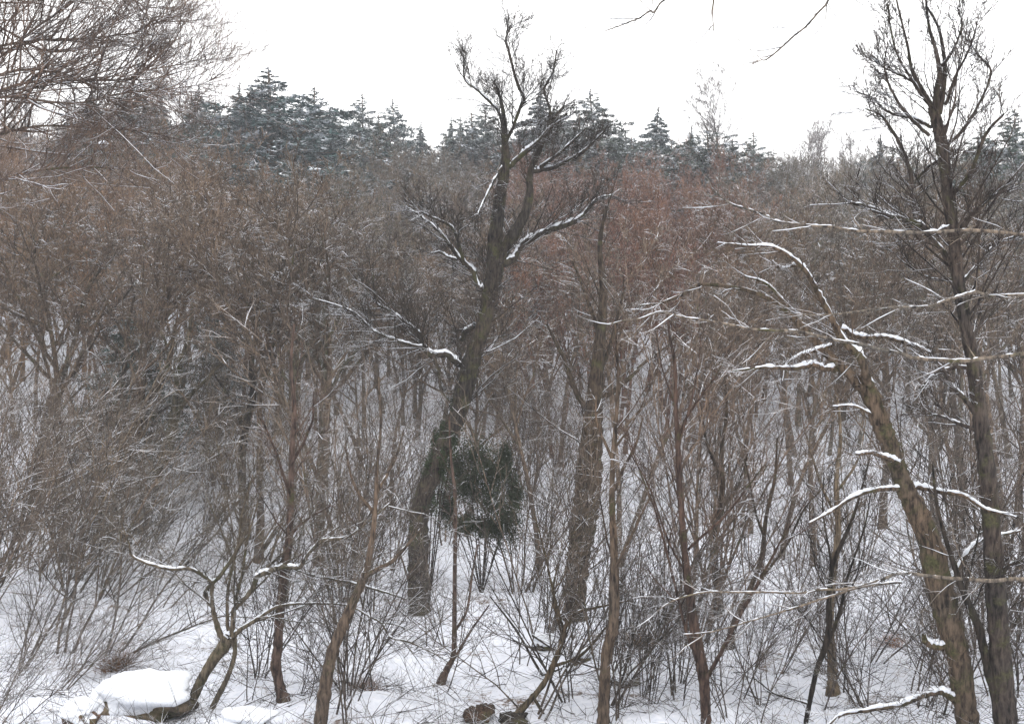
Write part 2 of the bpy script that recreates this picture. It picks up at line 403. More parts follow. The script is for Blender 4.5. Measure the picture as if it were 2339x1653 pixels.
# the centre tree
traced_tree('leaning_tree', 'tall dark mossy tree leaning right in the centre, forked, its top above the skyline',
    (958, 1404),
    [[(958, 1404, 54), (957, 1330, 50), (956, 1250, 47), (960, 1163, 44), (985, 1085, 40), (1015, 1010, 38), (1048, 940, 40), (1066, 863, 46),
      (1085, 800, 36), (1104, 745, 34), (1116, 690, 37), (1127, 637, 40), (1138, 590, 34)],
     [(1128, 640, 32), (1128, 590, 34), (1131, 545, 34), (1142, 453, 28), (1154, 376, 22), (1153, 313, 15), (1150, 261, 10), (1140, 215, 6), (1128, 185, 3)],
     [(1136, 605, 30), (1160, 557, 28), (1182, 520, 26), (1200, 485, 22), (1210, 440, 18), (1209, 412, 15), (1216, 380, 13), (1238, 330, 10), (1258, 280, 7), (1290, 240, 4)]],
    [[(1152, 330, 9), (1170, 290, 8), (1190, 240, 8), (1198, 225, 8), (1177, 190, 7), (1156, 118, 6), (1152, 87, 4), (1170, 60, 2)],
     [(1163, 383, 12), (1195, 352, 12), (1229, 324, 10), (1250, 296, 8), (1268, 280, 5), (1300, 262, 3)],
     [(1215, 390, 12), (1268, 378, 10), (1316, 358, 9), (1351, 331, 6), (1380, 300, 3)],
     [(1222, 384, 9), (1275, 352, 7), (1344, 286, 3)],
     [(1146, 602, 20), (1170, 583, 17), (1198, 556, 14), (1243, 533, 13), (1296, 512, 14), (1327, 488, 10), (1365, 456, 6), (1400, 446, 3)],
     [(1103, 660, 16), (1080, 623, 13), (1048, 590, 10), (1006, 537, 7), (968, 502, 6), (925, 474, 4)],
     [(1060, 605, 9), (1045, 543, 7), (1031, 519, 6), (989, 502, 5), (960, 482, 3)],
     [(1044, 592, 7), (1015, 582, 5), (985, 580, 3)],
     [(1046, 828, 18), (1024, 808, 15), (989, 804, 14), (965, 792, 12), (961, 768, 11), (930, 738, 8), (891, 707, 6), (860, 685, 4), (852, 600, 2)],
     [(965, 792, 9), (902, 773, 7), (857, 745, 6), (815, 717, 5), (780, 700, 4), (713, 680, 2)],
     [(985, 806, 9), (1000, 850, 8), (1010, 890, 7), (1031, 923, 5)],
     [(1085, 742, 10), (1060, 765, 13), (1052, 785, 8)],
     [(1146, 378, 8), (1130, 420, 7), (1110, 455, 5), (1092, 490, 3)],
     [(1252, 300, 8), (1256, 250, 6), (1246, 205, 6), (1262, 165, 5), (1272, 115, 3)],
     [(1150, 300, 8), (1138, 255, 6), (1112, 228, 6), (1090, 205, 5), (1062, 185, 4), (1055, 150, 3), (1060, 112, 2)]],
    tint=DARK, bark='mossy_bark', tw=(34, 10, 4), tl=0.42, snow=0.95, snowgap=0.0, rmin=0.0042, up=0.12, sides=16)

# big leaning tree at the right
traced_tree('leaning_tree', 'thick mossy tree at the right arching far to the left, its boughs lined with snow',
    (2216, 1690),
    [[(2216, 1690, 58), (2206, 1620, 52), (2190, 1511, 52), (2165, 1406, 60), (2146, 1337, 60), (2124, 1240, 54), (2092, 1163, 50), (2067, 1114, 42),
      (2050, 1065, 40), (2030, 1010, 40), (2010, 960, 42), (1990, 905, 42), (1968, 878, 34)],
     [(1974, 890, 30), (1935, 848, 24), (1891, 808, 20), (1839, 755, 17), (1790, 703, 14), (1748, 679, 11), (1685, 658, 9), (1600, 650, 8), (1560, 672, 8), (1510, 692, 6), (1460, 698, 3)]],
    [[(1988, 885, 24), (1972, 850, 20), (1958, 820, 18), (1929, 773, 16), (1898, 717, 14), (1873, 661, 12), (1842, 620, 10), (1811, 588, 8), (1762, 567, 7), (1706, 560, 5), (1640, 557, 3)],
     [(1910, 850, 14), (1880, 842, 12), (1853, 836, 12), (1811, 839, 10), (1748, 839, 7), (1671, 847, 4)],
     [(1922, 752, 11), (1945, 765, 10), (1971, 773, 10), (2027, 776, 9), (2082, 787, 8), (2125, 806, 5)],
     [(1860, 776, 10), (1818, 740, 9), (1790, 690, 8), (1750, 650, 6), (1700, 630, 4)],
     [(1838, 612, 9), (1800, 610, 8), (1760, 598, 5)],
     [(2056, 1080, 16), (2044, 1058, 13), (2027, 1045, 12), (1988, 1038, 9), (1950, 1032, 6)],
     [(2066, 1118, 14), (2051, 1120, 12), (2009, 1117, 10), (1957, 1131, 9), (1908, 1170, 7), (1850, 1195, 4)],
     [(2090, 1114, 13), (2149, 1121, 11), (2201, 1131, 9), (2250, 1158, 7), (2320, 1180, 4)],
     [(2170, 1340, 13), (2190, 1300, 12), (2215, 1258, 10), (2253, 1232, 8), (2330, 1210, 5)],
     [(2160, 1480, 18), (2135, 1484, 17), (2115, 1470, 15), (2108, 1452, 9)],
     [(2195, 1606, 20), (2165, 1592, 16), (2145, 1583, 15), (2103, 1588, 13), (2055, 1605, 12), (1978, 1618, 9), (1920, 1640, 7), (1880, 1665, 4)],
     [(1900, 790, 9), (1850, 800, 8), (1800, 830, 5), (1790, 870, 3)],
     [(2010, 960, 8), (1960, 930, 6), (1900, 930, 4)]],
    tint=BROWN, bark='mossy_bark', tw=(16, 8, 4), tl=0.36, snow=1.1, snowgap=-0.05, sides=16)

# upright tree at the right edge
traced_tree('tall_tree', 'tall upright bare tree at the right edge with a feathery crown against the sky',
    (2300, 1690),
    [[(2300, 1690, 56), (2288, 1540, 50), (2278, 1400, 46), (2268, 1250, 42), (2254, 1073, 40), (2240, 960, 34), (2222, 829, 30), (2206, 740, 28),
      (2191, 655, 29), (2183, 585, 27), (2178, 540, 26), (2166, 453, 26), (2154, 348, 26), (2140, 279, 26), (2128, 244, 20)],
     [(2132, 250, 14), (2116, 224, 12), (2097, 190, 10), (2082, 157, 8), (2074, 110, 6), (2062, 60, 5), (2050, 10, 4), (2042, -30, 2)],
     [(2136, 262, 16), (2141, 200, 14), (2147, 167, 12), (2136, 110, 9), (2124, 70, 7), (2118, 30, 6), (2112, -40, 3)],
     [(2146, 260, 12), (2156, 200, 10), (2158, 150, 9), (2152, 100, 8), (2142, 60, 6), (2120, 20, 5)]],
    [[(2128, 290, 9), (2085, 270, 8), (2030, 260, 6), (1990, 225, 4), (1950, 215, 2)],
     [(2124, 310, 8), (2075, 268, 8), (2040, 220, 6), (2020, 160, 4), (2028, 100, 2)],
     [(2110, 220, 8), (2080, 175, 7), (2048, 130, 5), (2036, 70, 4), (2030, 10, 2)],
     [(2100, 200, 7), (2060, 180, 5), (2018, 150, 3), (1995, 130, 2)],
     [(2150, 150, 7), (2180, 110, 6), (2192, 60, 4), (2185, 20, 2)],
     [(2158, 240, 8), (2190, 170, 6), (2215, 110, 4), (2230, 60, 2)],
     [(2160, 330, 9), (2200, 290, 8), (2240, 230, 6), (2262, 160, 5), (2230, 120, 3)],
     [(2085, 430, 12), (2078, 388, 10), (2062, 340, 9), (2040, 300, 7), (2010, 262, 5), (1975, 250, 3)],
     [(2172, 520, 13), (2130, 530, 13), (2096, 509, 12), (2034, 488, 11), (1981, 470, 9), (1936, 467, 6)],
     [(2172, 602, 12), (2145, 567, 11), (2115, 530, 10), (2093, 500, 8), (2086, 460, 7), (2085, 430, 7), (2110, 390, 6), (2145, 368, 6), (2190, 340, 5)],
     [(2190, 640, 8), (2140, 640, 7), (2100, 625, 5), (2060, 600, 3)],
     [(2240, 960, 14), (2215, 920, 12), (2180, 878, 10), (2150, 842, 7), (2120, 815, 4)],
     [(2224, 840, 9), (2170, 838, 9), (2130, 860, 8), (2105, 885, 6), (2096, 900, 4)],
     [(2246, 990, 10), (2190, 965, 8), (2150, 950, 6), (2110, 945, 3)],
     [(2190, 540, 12), (2220, 500, 10), (2262, 455, 8), (2330, 420, 5)],
     [(2166, 460, 10), (2210, 400, 9), (2250, 310, 8), (2290, 260, 5)],
     [(2192, 650, 10), (2230, 600, 9), (2280, 560, 7), (2338, 530, 4)],
     [(2275, 1350, 12), (2300, 1300, 10), (2345, 1270, 8)]],
    tint=(0.047, 0.040, 0.037), bark='bark', tw=(28, 9, 4), tl=0.42, up=0.14, rmin=0.0034, snow=0.75, snowgap=0.3, tang=(18, 50), sides=14)

# thin stem right of centre
traced_tree('slender_tree', 'slender straight reddish tree right of the centre, its thin stem forking midway',
    (1612, 1676),
    [[(1612, 1676, 26), (1612, 1620, 24), (1606, 1540, 26), (1591, 1459, 26), (1574, 1354, 19), (1563, 1250, 17), (1556, 1163, 15), (1551, 1093, 14),
      (1549, 1030, 12), (1544, 933, 10), (1541, 829, 8), (1528, 760, 5), (1524, 690, 3)]],
    [[(1550, 1020, 8), (1566, 970, 6), (1600, 905, 5), (1640, 850, 4), (1668, 790, 2)],
     [(1549, 1010, 6), (1575, 930, 5), (1595, 840, 3), (1600, 760, 2)],
     [(1616, 1570, 12), (1626, 1539, 11), (1650, 1485, 10), (1680, 1434, 9), (1734, 1337, 7), (1770, 1265, 5), (1795, 1218, 4), (1850, 1140, 2)],
     [(1572, 1255, 7), (1600, 1225, 6), (1654, 1177, 5), (1700, 1120, 4), (1745, 1060, 2)],
     [(1590, 1520, 8), (1565, 1420, 7), (1530, 1280, 6), (1490, 1150, 5), (1455, 1060, 3), (1430, 980, 2)],
     [(1556, 1290, 5), (1520, 1230, 5), (1480, 1110, 4), (1440, 1040, 2)],
     [(1545, 950, 5), (1520, 870, 4), (1500, 760, 2)]],
    tint=(0.060, 0.042, 0.036), bark='plain_bark', tw=(10, 6, 3), tl=0.3, up=0.12, snow=0.4, snowgap=0.6, tang=(15, 40), sides=8)

# forked tree low at the left
traced_tree('forked_tree', 'small mossy forked tree at the lower left with snow lined spreading boughs',
    (432, 1618),
    [[(432, 1618, 24), (456, 1560, 24), (488, 1505, 26), (508, 1480, 30), (522, 1455, 34)],
     [(480, 1625, 14), (500, 1585, 13), (520, 1545, 12), (536, 1494, 11), (534, 1455, 12)]],
    [[(516, 1462, 18), (502, 1441, 14), (488, 1400, 11), (486, 1360, 10), (487, 1337, 9), (467, 1323, 9), (435, 1302, 8), (394, 1299, 8), (348, 1292, 7), (303, 1274, 6), (292, 1240, 4), (278, 1190, 2)],
     [(486, 1385, 10), (468, 1362, 11), (474, 1345, 10), (495, 1318, 9), (530, 1275, 8), (556, 1225, 4)],
     [(524, 1458, 18), (530, 1425, 12), (537, 1393, 12), (556, 1368, 12), (575, 1344, 12), (588, 1315, 12), (613, 1302, 13), (645, 1299, 12), (680, 1290, 10), (714, 1260, 8), (742, 1236, 8), (798, 1222, 6), (886, 1151, 3)],
     [(530, 1452, 15), (554, 1441, 10), (592, 1417, 9), (640, 1384, 7), (700, 1378, 5), (790, 1386, 4), (850, 1408, 4), (871, 1424, 4), (892, 1455, 4), (933, 1466, 4), (989, 1490, 3), (1024, 1512, 2)],
     [(660, 1298, 7), (700, 1308, 6), (798, 1333, 5), (860, 1345, 5), (930, 1368, 3)],
     [(522, 1440, 9), (520, 1360, 7), (530, 1290, 6), (540, 1232, 5), (556, 1160, 4), (575, 1090, 2)],
     [(530, 1400, 7), (548, 1310, 6), (565, 1240, 5), (580, 1180, 4), (604, 1090, 2)],
     [(536, 1300, 5), (518, 1240, 4), (495, 1190, 3), (470, 1130, 2)]],
    tint=(0.085, 0.075, 0.060), bark='mossy_bark', tw=(16, 8, 3), tl=0.36, up=0.1, snow=0.85, snowgap=0.12, sides=8)

# thinner trunks of the middle distance: (label, tint, bark, base, trunk, limbs)
MID = [
 ('broad brown trunk standing in snow right of the centre tree', BROWN, 'plain_bark',
  [(1310, 1415, 62), (1313, 1370, 52), (1318, 1300, 54), (1326, 1240, 56), (1338, 1160, 62), (1344, 1093, 62), (1350, 1020, 54), (1356, 950, 44), (1362, 860, 34), (1372, 760, 26), (1378, 660, 18), (1370, 560, 12), (1385, 470, 6)],
  [[(1352, 930, 14), (1411, 891, 12), (1442, 850, 10), (1477, 825, 8), (1520, 795, 4)], [(1354, 960, 14), (1320, 900, 12), (1290, 820, 10), (1250, 740, 5)],
   [(1360, 880, 12), (1400, 760, 9), (1430, 660, 4)], [(1372, 760, 11), (1340, 680, 8), (1310, 600, 4)]]),
 ('narrow tan trunk with a bent foot, just right of the broad brown trunk', (0.125, 0.098, 0.078), 'plain_bark',
  [(1376, 1668, 28), (1380, 1590, 26), (1385, 1493, 24), (1400, 1430, 26), (1403, 1340, 24), (1402, 1240, 18), (1398, 1150, 14), (1400, 1050, 12), (1408, 950, 10), (1412, 850, 7), (1405, 740, 4)],
  [[(1402, 1120, 9), (1440, 1040, 7), (1470, 960, 4)], [(1400, 1060, 8), (1370, 980, 6), (1360, 900, 3)], [(1402, 1300, 7), (1450, 1210, 6), (1490, 1120, 3)]]),
 ('thin rusty stem in front of the snow gap beside the dark evergreen', RED, 'plain_bark',
  [(1006, 1560, 24), (1022, 1525, 15), (1036, 1493, 13), (1038, 1406, 11), (1039, 1300, 10), (1040, 1210, 9), (1039, 1128, 8), (1030, 1040, 6), (1026, 950, 4)],
  [[(1038, 1440, 7), (1062, 1390, 6), (1080, 1300, 5), (1092, 1240, 3)], [(1024, 1520, 7), (1065, 1460, 6), (1120, 1380, 3)]]),
 ('reddish brown trunk behind the small forked tree, low at the left', RED, 'plain_bark',
  [(648, 1600, 34), (640, 1570, 24), (630, 1520, 25), (634, 1480, 22), (639, 1406, 22), (646, 1337, 22), (654, 1270, 20), (662, 1215, 18), (664, 1120, 15), (668, 1020, 13), (672, 930, 11), (665, 830, 7), (672, 740, 4)],
  [[(664, 1130, 8), (640, 1050, 6), (600, 960, 4)], [(666, 1070, 8), (700, 980, 6), (720, 900, 3)], [(660, 1230, 7), (700, 1190, 6), (760, 1150, 3)]]),
 ('pale brown trunk leaning right behind the lower left brush', (0.125, 0.10, 0.082), 'plain_bark',
  [(728, 1680, 34), (740, 1590, 31), (756, 1500, 28), (785, 1425, 26), (806, 1375, 22), (834, 1310, 17), (850, 1230, 13), (858, 1150, 10), (862, 1060, 8), (870, 960, 6), (864, 860, 6)],
  [[(830, 1320, 12), (890, 1280, 10), (940, 1235, 6), (960, 1205, 3)], [(858, 1130, 9), (900, 1050, 7), (920, 980, 3)], [(856, 1180, 9), (810, 1100, 6), (790, 1020, 3)]]),
 ('slim brown trunk leaning left at the far side of the left thicket', BROWN, 'bark',
  [(288, 1240, 30), (276, 1190, 26), (284, 1120, 26), (300, 1040, 26), (318, 960, 22), (350, 900, 18), (385, 830, 12), (400, 740, 6)],
  [[(300, 1040, 10), (270, 960, 8), (230, 880, 4)], [(320, 955, 10), (330, 860, 7), (300, 780, 4)]]),
 ('mossy trunk leaning right behind the left thicket', (0.12, 0.11, 0.08), 'mossy_bark',
  [(322, 1215, 34), (338, 1150, 30), (358, 1080, 28), (386, 1010, 26), (402, 930, 22), (410, 850, 16), (430, 770, 10), (440, 690, 5)],
  [[(400, 940, 12), (460, 880, 9), (530, 810, 4)], [(406, 880, 10), (380, 800, 7), (350, 720, 3)]]),
 ('straight grey green trunk left of centre, far down the slope, thicker of a pair', (0.12, 0.115, 0.085), 'mossy_bark',
  [(734, 1170, 32), (736, 1100, 27), (740, 1020, 27), (742, 940, 26), (746, 860, 22), (750, 780, 16), (742, 680, 10), (752, 600, 5)],
  [[(744, 900, 10), (790, 830, 8), (840, 760, 4)], [(745, 850, 10), (700, 780, 8), (670, 700, 4)], [(749, 770, 8), (790, 690, 6), (800, 610, 3)]]),
 ('straight grey green trunk left of centre, thinner of a pair', (0.12, 0.115, 0.085), 'bark',
  [(664, 1150, 22), (668, 1090, 19), (670, 1010, 19), (674, 940, 18), (672, 860, 14), (680, 780, 9), (676, 700, 4)],
  [[(672, 900, 8), (640, 830, 6), (620, 750, 3)], [(674, 850, 8), (710, 790, 6), (730, 720, 3)]]),
 ('crooked dark trunk between the left thicket and the grey pair', DARK, 'bark',
  [(560, 1230, 24), (556, 1150, 20), (552, 1060, 20), (560, 980, 18), (578, 900, 16), (575, 820, 12), (590, 740, 8), (586, 660, 4)],
  [[(560, 985, 9), (520, 910, 7), (480, 840, 3)], [(577, 870, 9), (620, 800, 6), (640, 730, 3)]]),
 ('thin dark sapling with two stems standing in open snow low at the right', DARK, 'plain_bark',
  [(1836, 1680, 11), (1846, 1620, 11), (1866, 1528, 12), (1884, 1480, 14), (1893, 1430, 14), (1894, 1354, 12), (1906, 1280, 10), (1945, 1190, 8), (1970, 1110, 5), (1990, 1030, 2)],
  [[(1890, 1470, 9), (1920, 1400, 8), (1940, 1310, 6), (1975, 1200, 4), (1990, 1110, 2)], [(1894, 1370, 8), (1893, 1280, 6), (1880, 1170, 4), (1885, 1080, 2)], [(1850, 1610, 5), (1790, 1590, 4), (1720, 1550, 2)]]),
 ('pale tan trunk with a flared foot, behind the thin two stemmed sapling', (0.20, 0.165, 0.125), 'plain_bark',
  [(1904, 1586, 36), (1901, 1550, 24), (1899, 1490, 19), (1896, 1400, 17), (1905, 1300, 16), (1915, 1200, 14), (1910, 1100, 11), (1920, 1000, 8), (1912, 900, 4)],
  [[(1910, 1180, 7), (1870, 1100, 5), (1850, 1020, 3)], [(1912, 1120, 7), (1960, 1040, 5), (1980, 960, 2)]]),
 ('pair of short brown stems in the snow right of the slender tree', BROWN, 'plain_bark',
  [(1668, 1480, 20), (1672, 1440, 17), (1690, 1395, 15), (1715, 1340, 13), (1740, 1270, 11), (1750, 1180, 9), (1770, 1090, 7), (1775, 1000, 4)],
  [[(1700, 1380, 8), (1780, 1270, 6), (1830, 1180, 5), (1900, 1090, 2)], [(1744, 1240, 7), (1720, 1140, 5), (1700, 1050, 3)]]),
 ('small brown tree rising behind the right end of the long low branch', BROWN, 'plain_bark',
  [(1640, 1405, 24), (1640, 1350, 19), (1632, 1280, 17), (1636, 1200, 16), (1650, 1120, 13), (1648, 1030, 10), (1660, 940, 7), (1655, 850, 4)],
  [[(1640, 1180, 8), (1690, 1100, 6), (1710, 1020, 3)], [(1648, 1080, 8), (1610, 1000, 6), (1600, 920, 3)]]),
 ('narrow grey trunk seen between the two big right hand trees', GREY, 'plain_bark',
  [(2140, 1250, 22), (2136, 1180, 19), (2130, 1100, 18), (2128, 1010, 16), (2110, 920, 13), (2100, 830, 9), (2110, 740, 5)],
  [[(2130, 1050, 8), (2165, 980, 6), (2180, 900, 3)], [(2125, 1000, 8), (2085, 940, 6), (2060, 860, 3)]]),
 ('second narrow trunk between the big right hand trees, close to the edge', GREY, 'plain_bark',
  [(2205, 1230, 22), (2203, 1160, 19), (2196, 1080, 18), (2188, 990, 15), (2176, 900, 11), (2160, 800, 6)],
  [[(2196, 1080, 8), (2160, 1010, 6), (2140, 940, 3)]]),
 ('slim tree crossing in front of the foot of the big leaning right hand tree', DARK, 'plain_bark',
  [(2300, 1690, 24), (2276, 1600, 21), (2253, 1511, 20), (2238, 1440, 19), (2222, 1400, 18), (2200, 1350, 15), (2183, 1300, 13), (2160, 1230, 10), (2140, 1150, 7), (2130, 1060, 4)],
  [[(2200, 1350, 7), (2215, 1290, 5), (2240, 1200, 3)]]),
 ('thin crooked stem rising from the dark stump at the bottom centre', (0.11, 0.09, 0.065), 'bark',
  [(1172, 1640, 22), (1200, 1610, 15), (1240, 1563, 13), (1262, 1520, 13), (1278, 1480, 12), (1290, 1434, 11), (1315, 1400, 8), (1370, 1385, 5), (1440, 1370, 3)],
  [[(1262, 1520, 8), (1330, 1490, 7), (1385, 1440, 5), (1420, 1400, 3)], [(1288, 1440, 7), (1270, 1370, 6), (1245, 1250, 4), (1220, 1170, 2)],
   [(1284, 1450, 6), (1265, 1340, 5), (1300, 1230, 3), (1370, 1160, 2)], [(1220, 1590, 8), (1250, 1640, 7), (1290, 1660, 5)]]),
]
MID += [
 ('leaning tree at the far left edge with a thick snow clot on its lowest bough', BROWN, 'bark',
  [(70, 1210, 30), (84, 1120, 26), (96, 1030, 24), (112, 930, 20), (145, 850, 15), (170, 780, 12), (190, 690, 9), (225, 620, 6), (252, 600, 4), (280, 540, 2)],
  [[(98, 1035, 20), (118, 1026, 19), (142, 1027, 15), (167, 1017, 13), (195, 1000, 11), (230, 975, 6), (262, 950, 3)],
   [(178, 745, 9), (205, 728, 9), (244, 710, 9), (275, 690, 6), (306, 652, 4)], [(106, 960, 13), (125, 902, 12), (160, 857, 10), (200, 800, 6), (235, 740, 3)],
   [(112, 930, 9), (150, 920, 7), (210, 860, 4)]]),
 ('slim tree in the left thicket with two straight snow lined boughs rising right', BROWN, 'bark',
  [(232, 1210, 24), (238, 1120, 20), (248, 1030, 18), (262, 940, 15), (282, 860, 11), (290, 760, 8), (310, 660, 4)],
  [[(258, 955, 10), (279, 905, 10), (315, 868, 9), (352, 832, 7), (380, 800, 3)], [(252, 1010, 10), (300, 990, 9), (350, 950, 7), (430, 900, 5), (491, 850, 4), (540, 795, 3)],
   [(285, 820, 7), (240, 770, 5), (210, 700, 3)]]),
]
for lab, tint, bk, tr, limbs in MID:
    traced_tree('bare_tree', lab, (tr[0][0], tr[0][1]), [tr], limbs, tint=[c * 0.62 for c in tint], bark=bk, tw=((6, 5, 2) if 700 < tr[0][0] < 1120 else (10, 7, 3)) if tr[0][1] > 1380 else (8, 6, 3), tl=0.45, up=0.1,
                snow=0.5, snowgap=0.5, rmin=0.0035 if tr[0][1] > 1380 else 0.0062, sides=10)

# trees whose trunks stand outside the frame
def off_tree(label, Y, trunk, limbs, tint, **kw):
    g = at(trunk[0][0], 0, Y); z = float(ground(g[0], g[1])); py = 826.5 - z / Y * FPX
    tr = [(trunk[0][0], py + 20, trunk[0][2])] + trunk[1:]
    return traced_tree('overhanging_tree', label, (trunk[0][0], py), [tr], limbs, Y=Y, tint=tint, **kw)
off_tree('bare tree beyond the right edge whose long thin snow dusted branches reach across the view', 8.5,
    [(2800, 0, 110), (2790, 1500, 95), (2770, 1100, 85), (2765, 700, 75), (2740, 300, 60), (2700, -100, 45), (2650, -500, 20)],
    [[(2760, 640, 14), (2500, 560, 10), (2257, 525, 8), (2062, 530, 8), (1922, 524, 7), (1832, 512, 6), (1762, 495, 6), (1706, 477, 5), (1654, 456, 4), (1625, 430, 2)],
     [(2765, 760, 13), (2500, 690, 9), (2258, 668, 7), (2222, 672, 7), (2159, 688, 7), (2096, 700, 6), (2037, 704, 6), (1957, 714, 5), (1866, 717, 3), (1800, 712, 2)],
     [(2765, 860, 16), (2500, 800, 11), (2258, 815, 9), (2201, 822, 9), (2096, 818, 9), (2055, 808, 8), (1992, 794, 8), (1922, 780, 7), (1818, 759, 7), (1731, 749, 6), (1661, 738, 5), (1591, 728, 5), (1539, 720, 4), (1498, 716, 4), (1442, 731, 3), (1386, 738, 2)],
     [(2790, 1380, 14), (2500, 1330, 10), (2258, 1321, 9), (2194, 1322, 9), (2110, 1313, 8), (2058, 1308, 7), (2009, 1330, 7), (1957, 1341, 6), (1887, 1348, 6), (1818, 1352, 5), (1713, 1352, 5), (1609, 1354, 4), (1545, 1368, 3), (1500, 1392, 2)],
     [(2060, 1330, 5), (1970, 1340, 5), (1887, 1360, 5), (1818, 1382, 5), (1762, 1403, 4), (1706, 1420, 4), (1626, 1443, 3), (1560, 1450, 2)],
     [(2700, -100, 22), (2400, -260, 16), (2150, -260, 12), (1980, -130, 10), (1905, -20, 6), (1880, 16, 5), (1832, 70, 4.5), (1779, 118, 4), (1752, 136, 3), (1720, 147, 2)],
     [(2400, -260, 14), (2000, -330, 10), (1700, -180, 8), (1560, -40, 5), (1500, 18, 4), (1477, 30, 4), (1425, 56, 3), (1379, 74, 2)],
     [(1700, -180, 6), (1650, -80, 5), (1632, 10, 4), (1630, 68, 2)]],
    (0.13, 0.115, 0.10), bark='plain_bark', tw=(9, 4, 3), tl=0.10, snow=0.45, snowgap=0.42, rmin=0.0016)
off_tree('bare tree beyond the left edge, drooping dark fine twigs against the upper left sky', 24,
    [(-260, 0, 60), (-240, 1300, 55), (-220, 900, 48), (-190, 500, 40), (-170, 200, 30), (-150, -100, 20), (-120, -300, 8)],
    [[(-190, 260, 9.9), (-60, 190, 8.1), (70, 160, 5.6), (139, 167, 5), (209, 202, 3.7), (250, 235, 2.5), (280, 280, 2)],
     [(-200, 330, 9.9), (-60, 240, 8.1), (70, 190, 6.2), (150, 185, 5.6), (226, 181, 5), (300, 178, 4.3), (331, 164, 3.1), (408, 150, 2), (460, 130, 2)],
     [(-180, 180, 9.9), (-60, 120, 7.4), (70, 95, 5.6), (164, 91, 5), (223, 84, 3.7), (307, 75, 3.1), (334, 63, 2.5), (369, 52, 2), (408, 48, 2)],
     [(-160, 0, 7.4), (0, 60, 5.6), (100, 115, 5), (180, 112, 3.7), (240, 60, 2.5), (270, 10, 2)],
     [(-180, 240, 8.7), (0, 130, 6.2), (120, 40, 5), (200, -20, 3.1), (260, -80, 2)],
     [(-200, 420, 9.9), (-60, 330, 7.4), (70, 290, 5.6), (200, 288, 4.3), (330, 300, 3.1), (420, 320, 2)],
     [(-160, 60, 7.4), (0, -10, 5.6), (160, -30, 4.3), (300, 0, 3.1), (350, 60, 2)],
     [(150, 170, 3.7), (170, 240, 3.1), (150, 320, 2)],
     [(-210, 540, 9.9), (-60, 440, 7.4), (70, 395, 5.6), (180, 385, 4.3), (300, 390, 2.5)],
     [(-180, 260, 7.4), (0, 230, 6.2), (160, 240, 5), (300, 215, 3.7), (440, 200, 2), (490, 180, 2)]],
    (0.115, 0.085, 0.070), bark='bark', tw=(19, 9, 4), tl=0.42, snow=0.5, snowgap=0.6, up=0.22, rmin=0.0034)

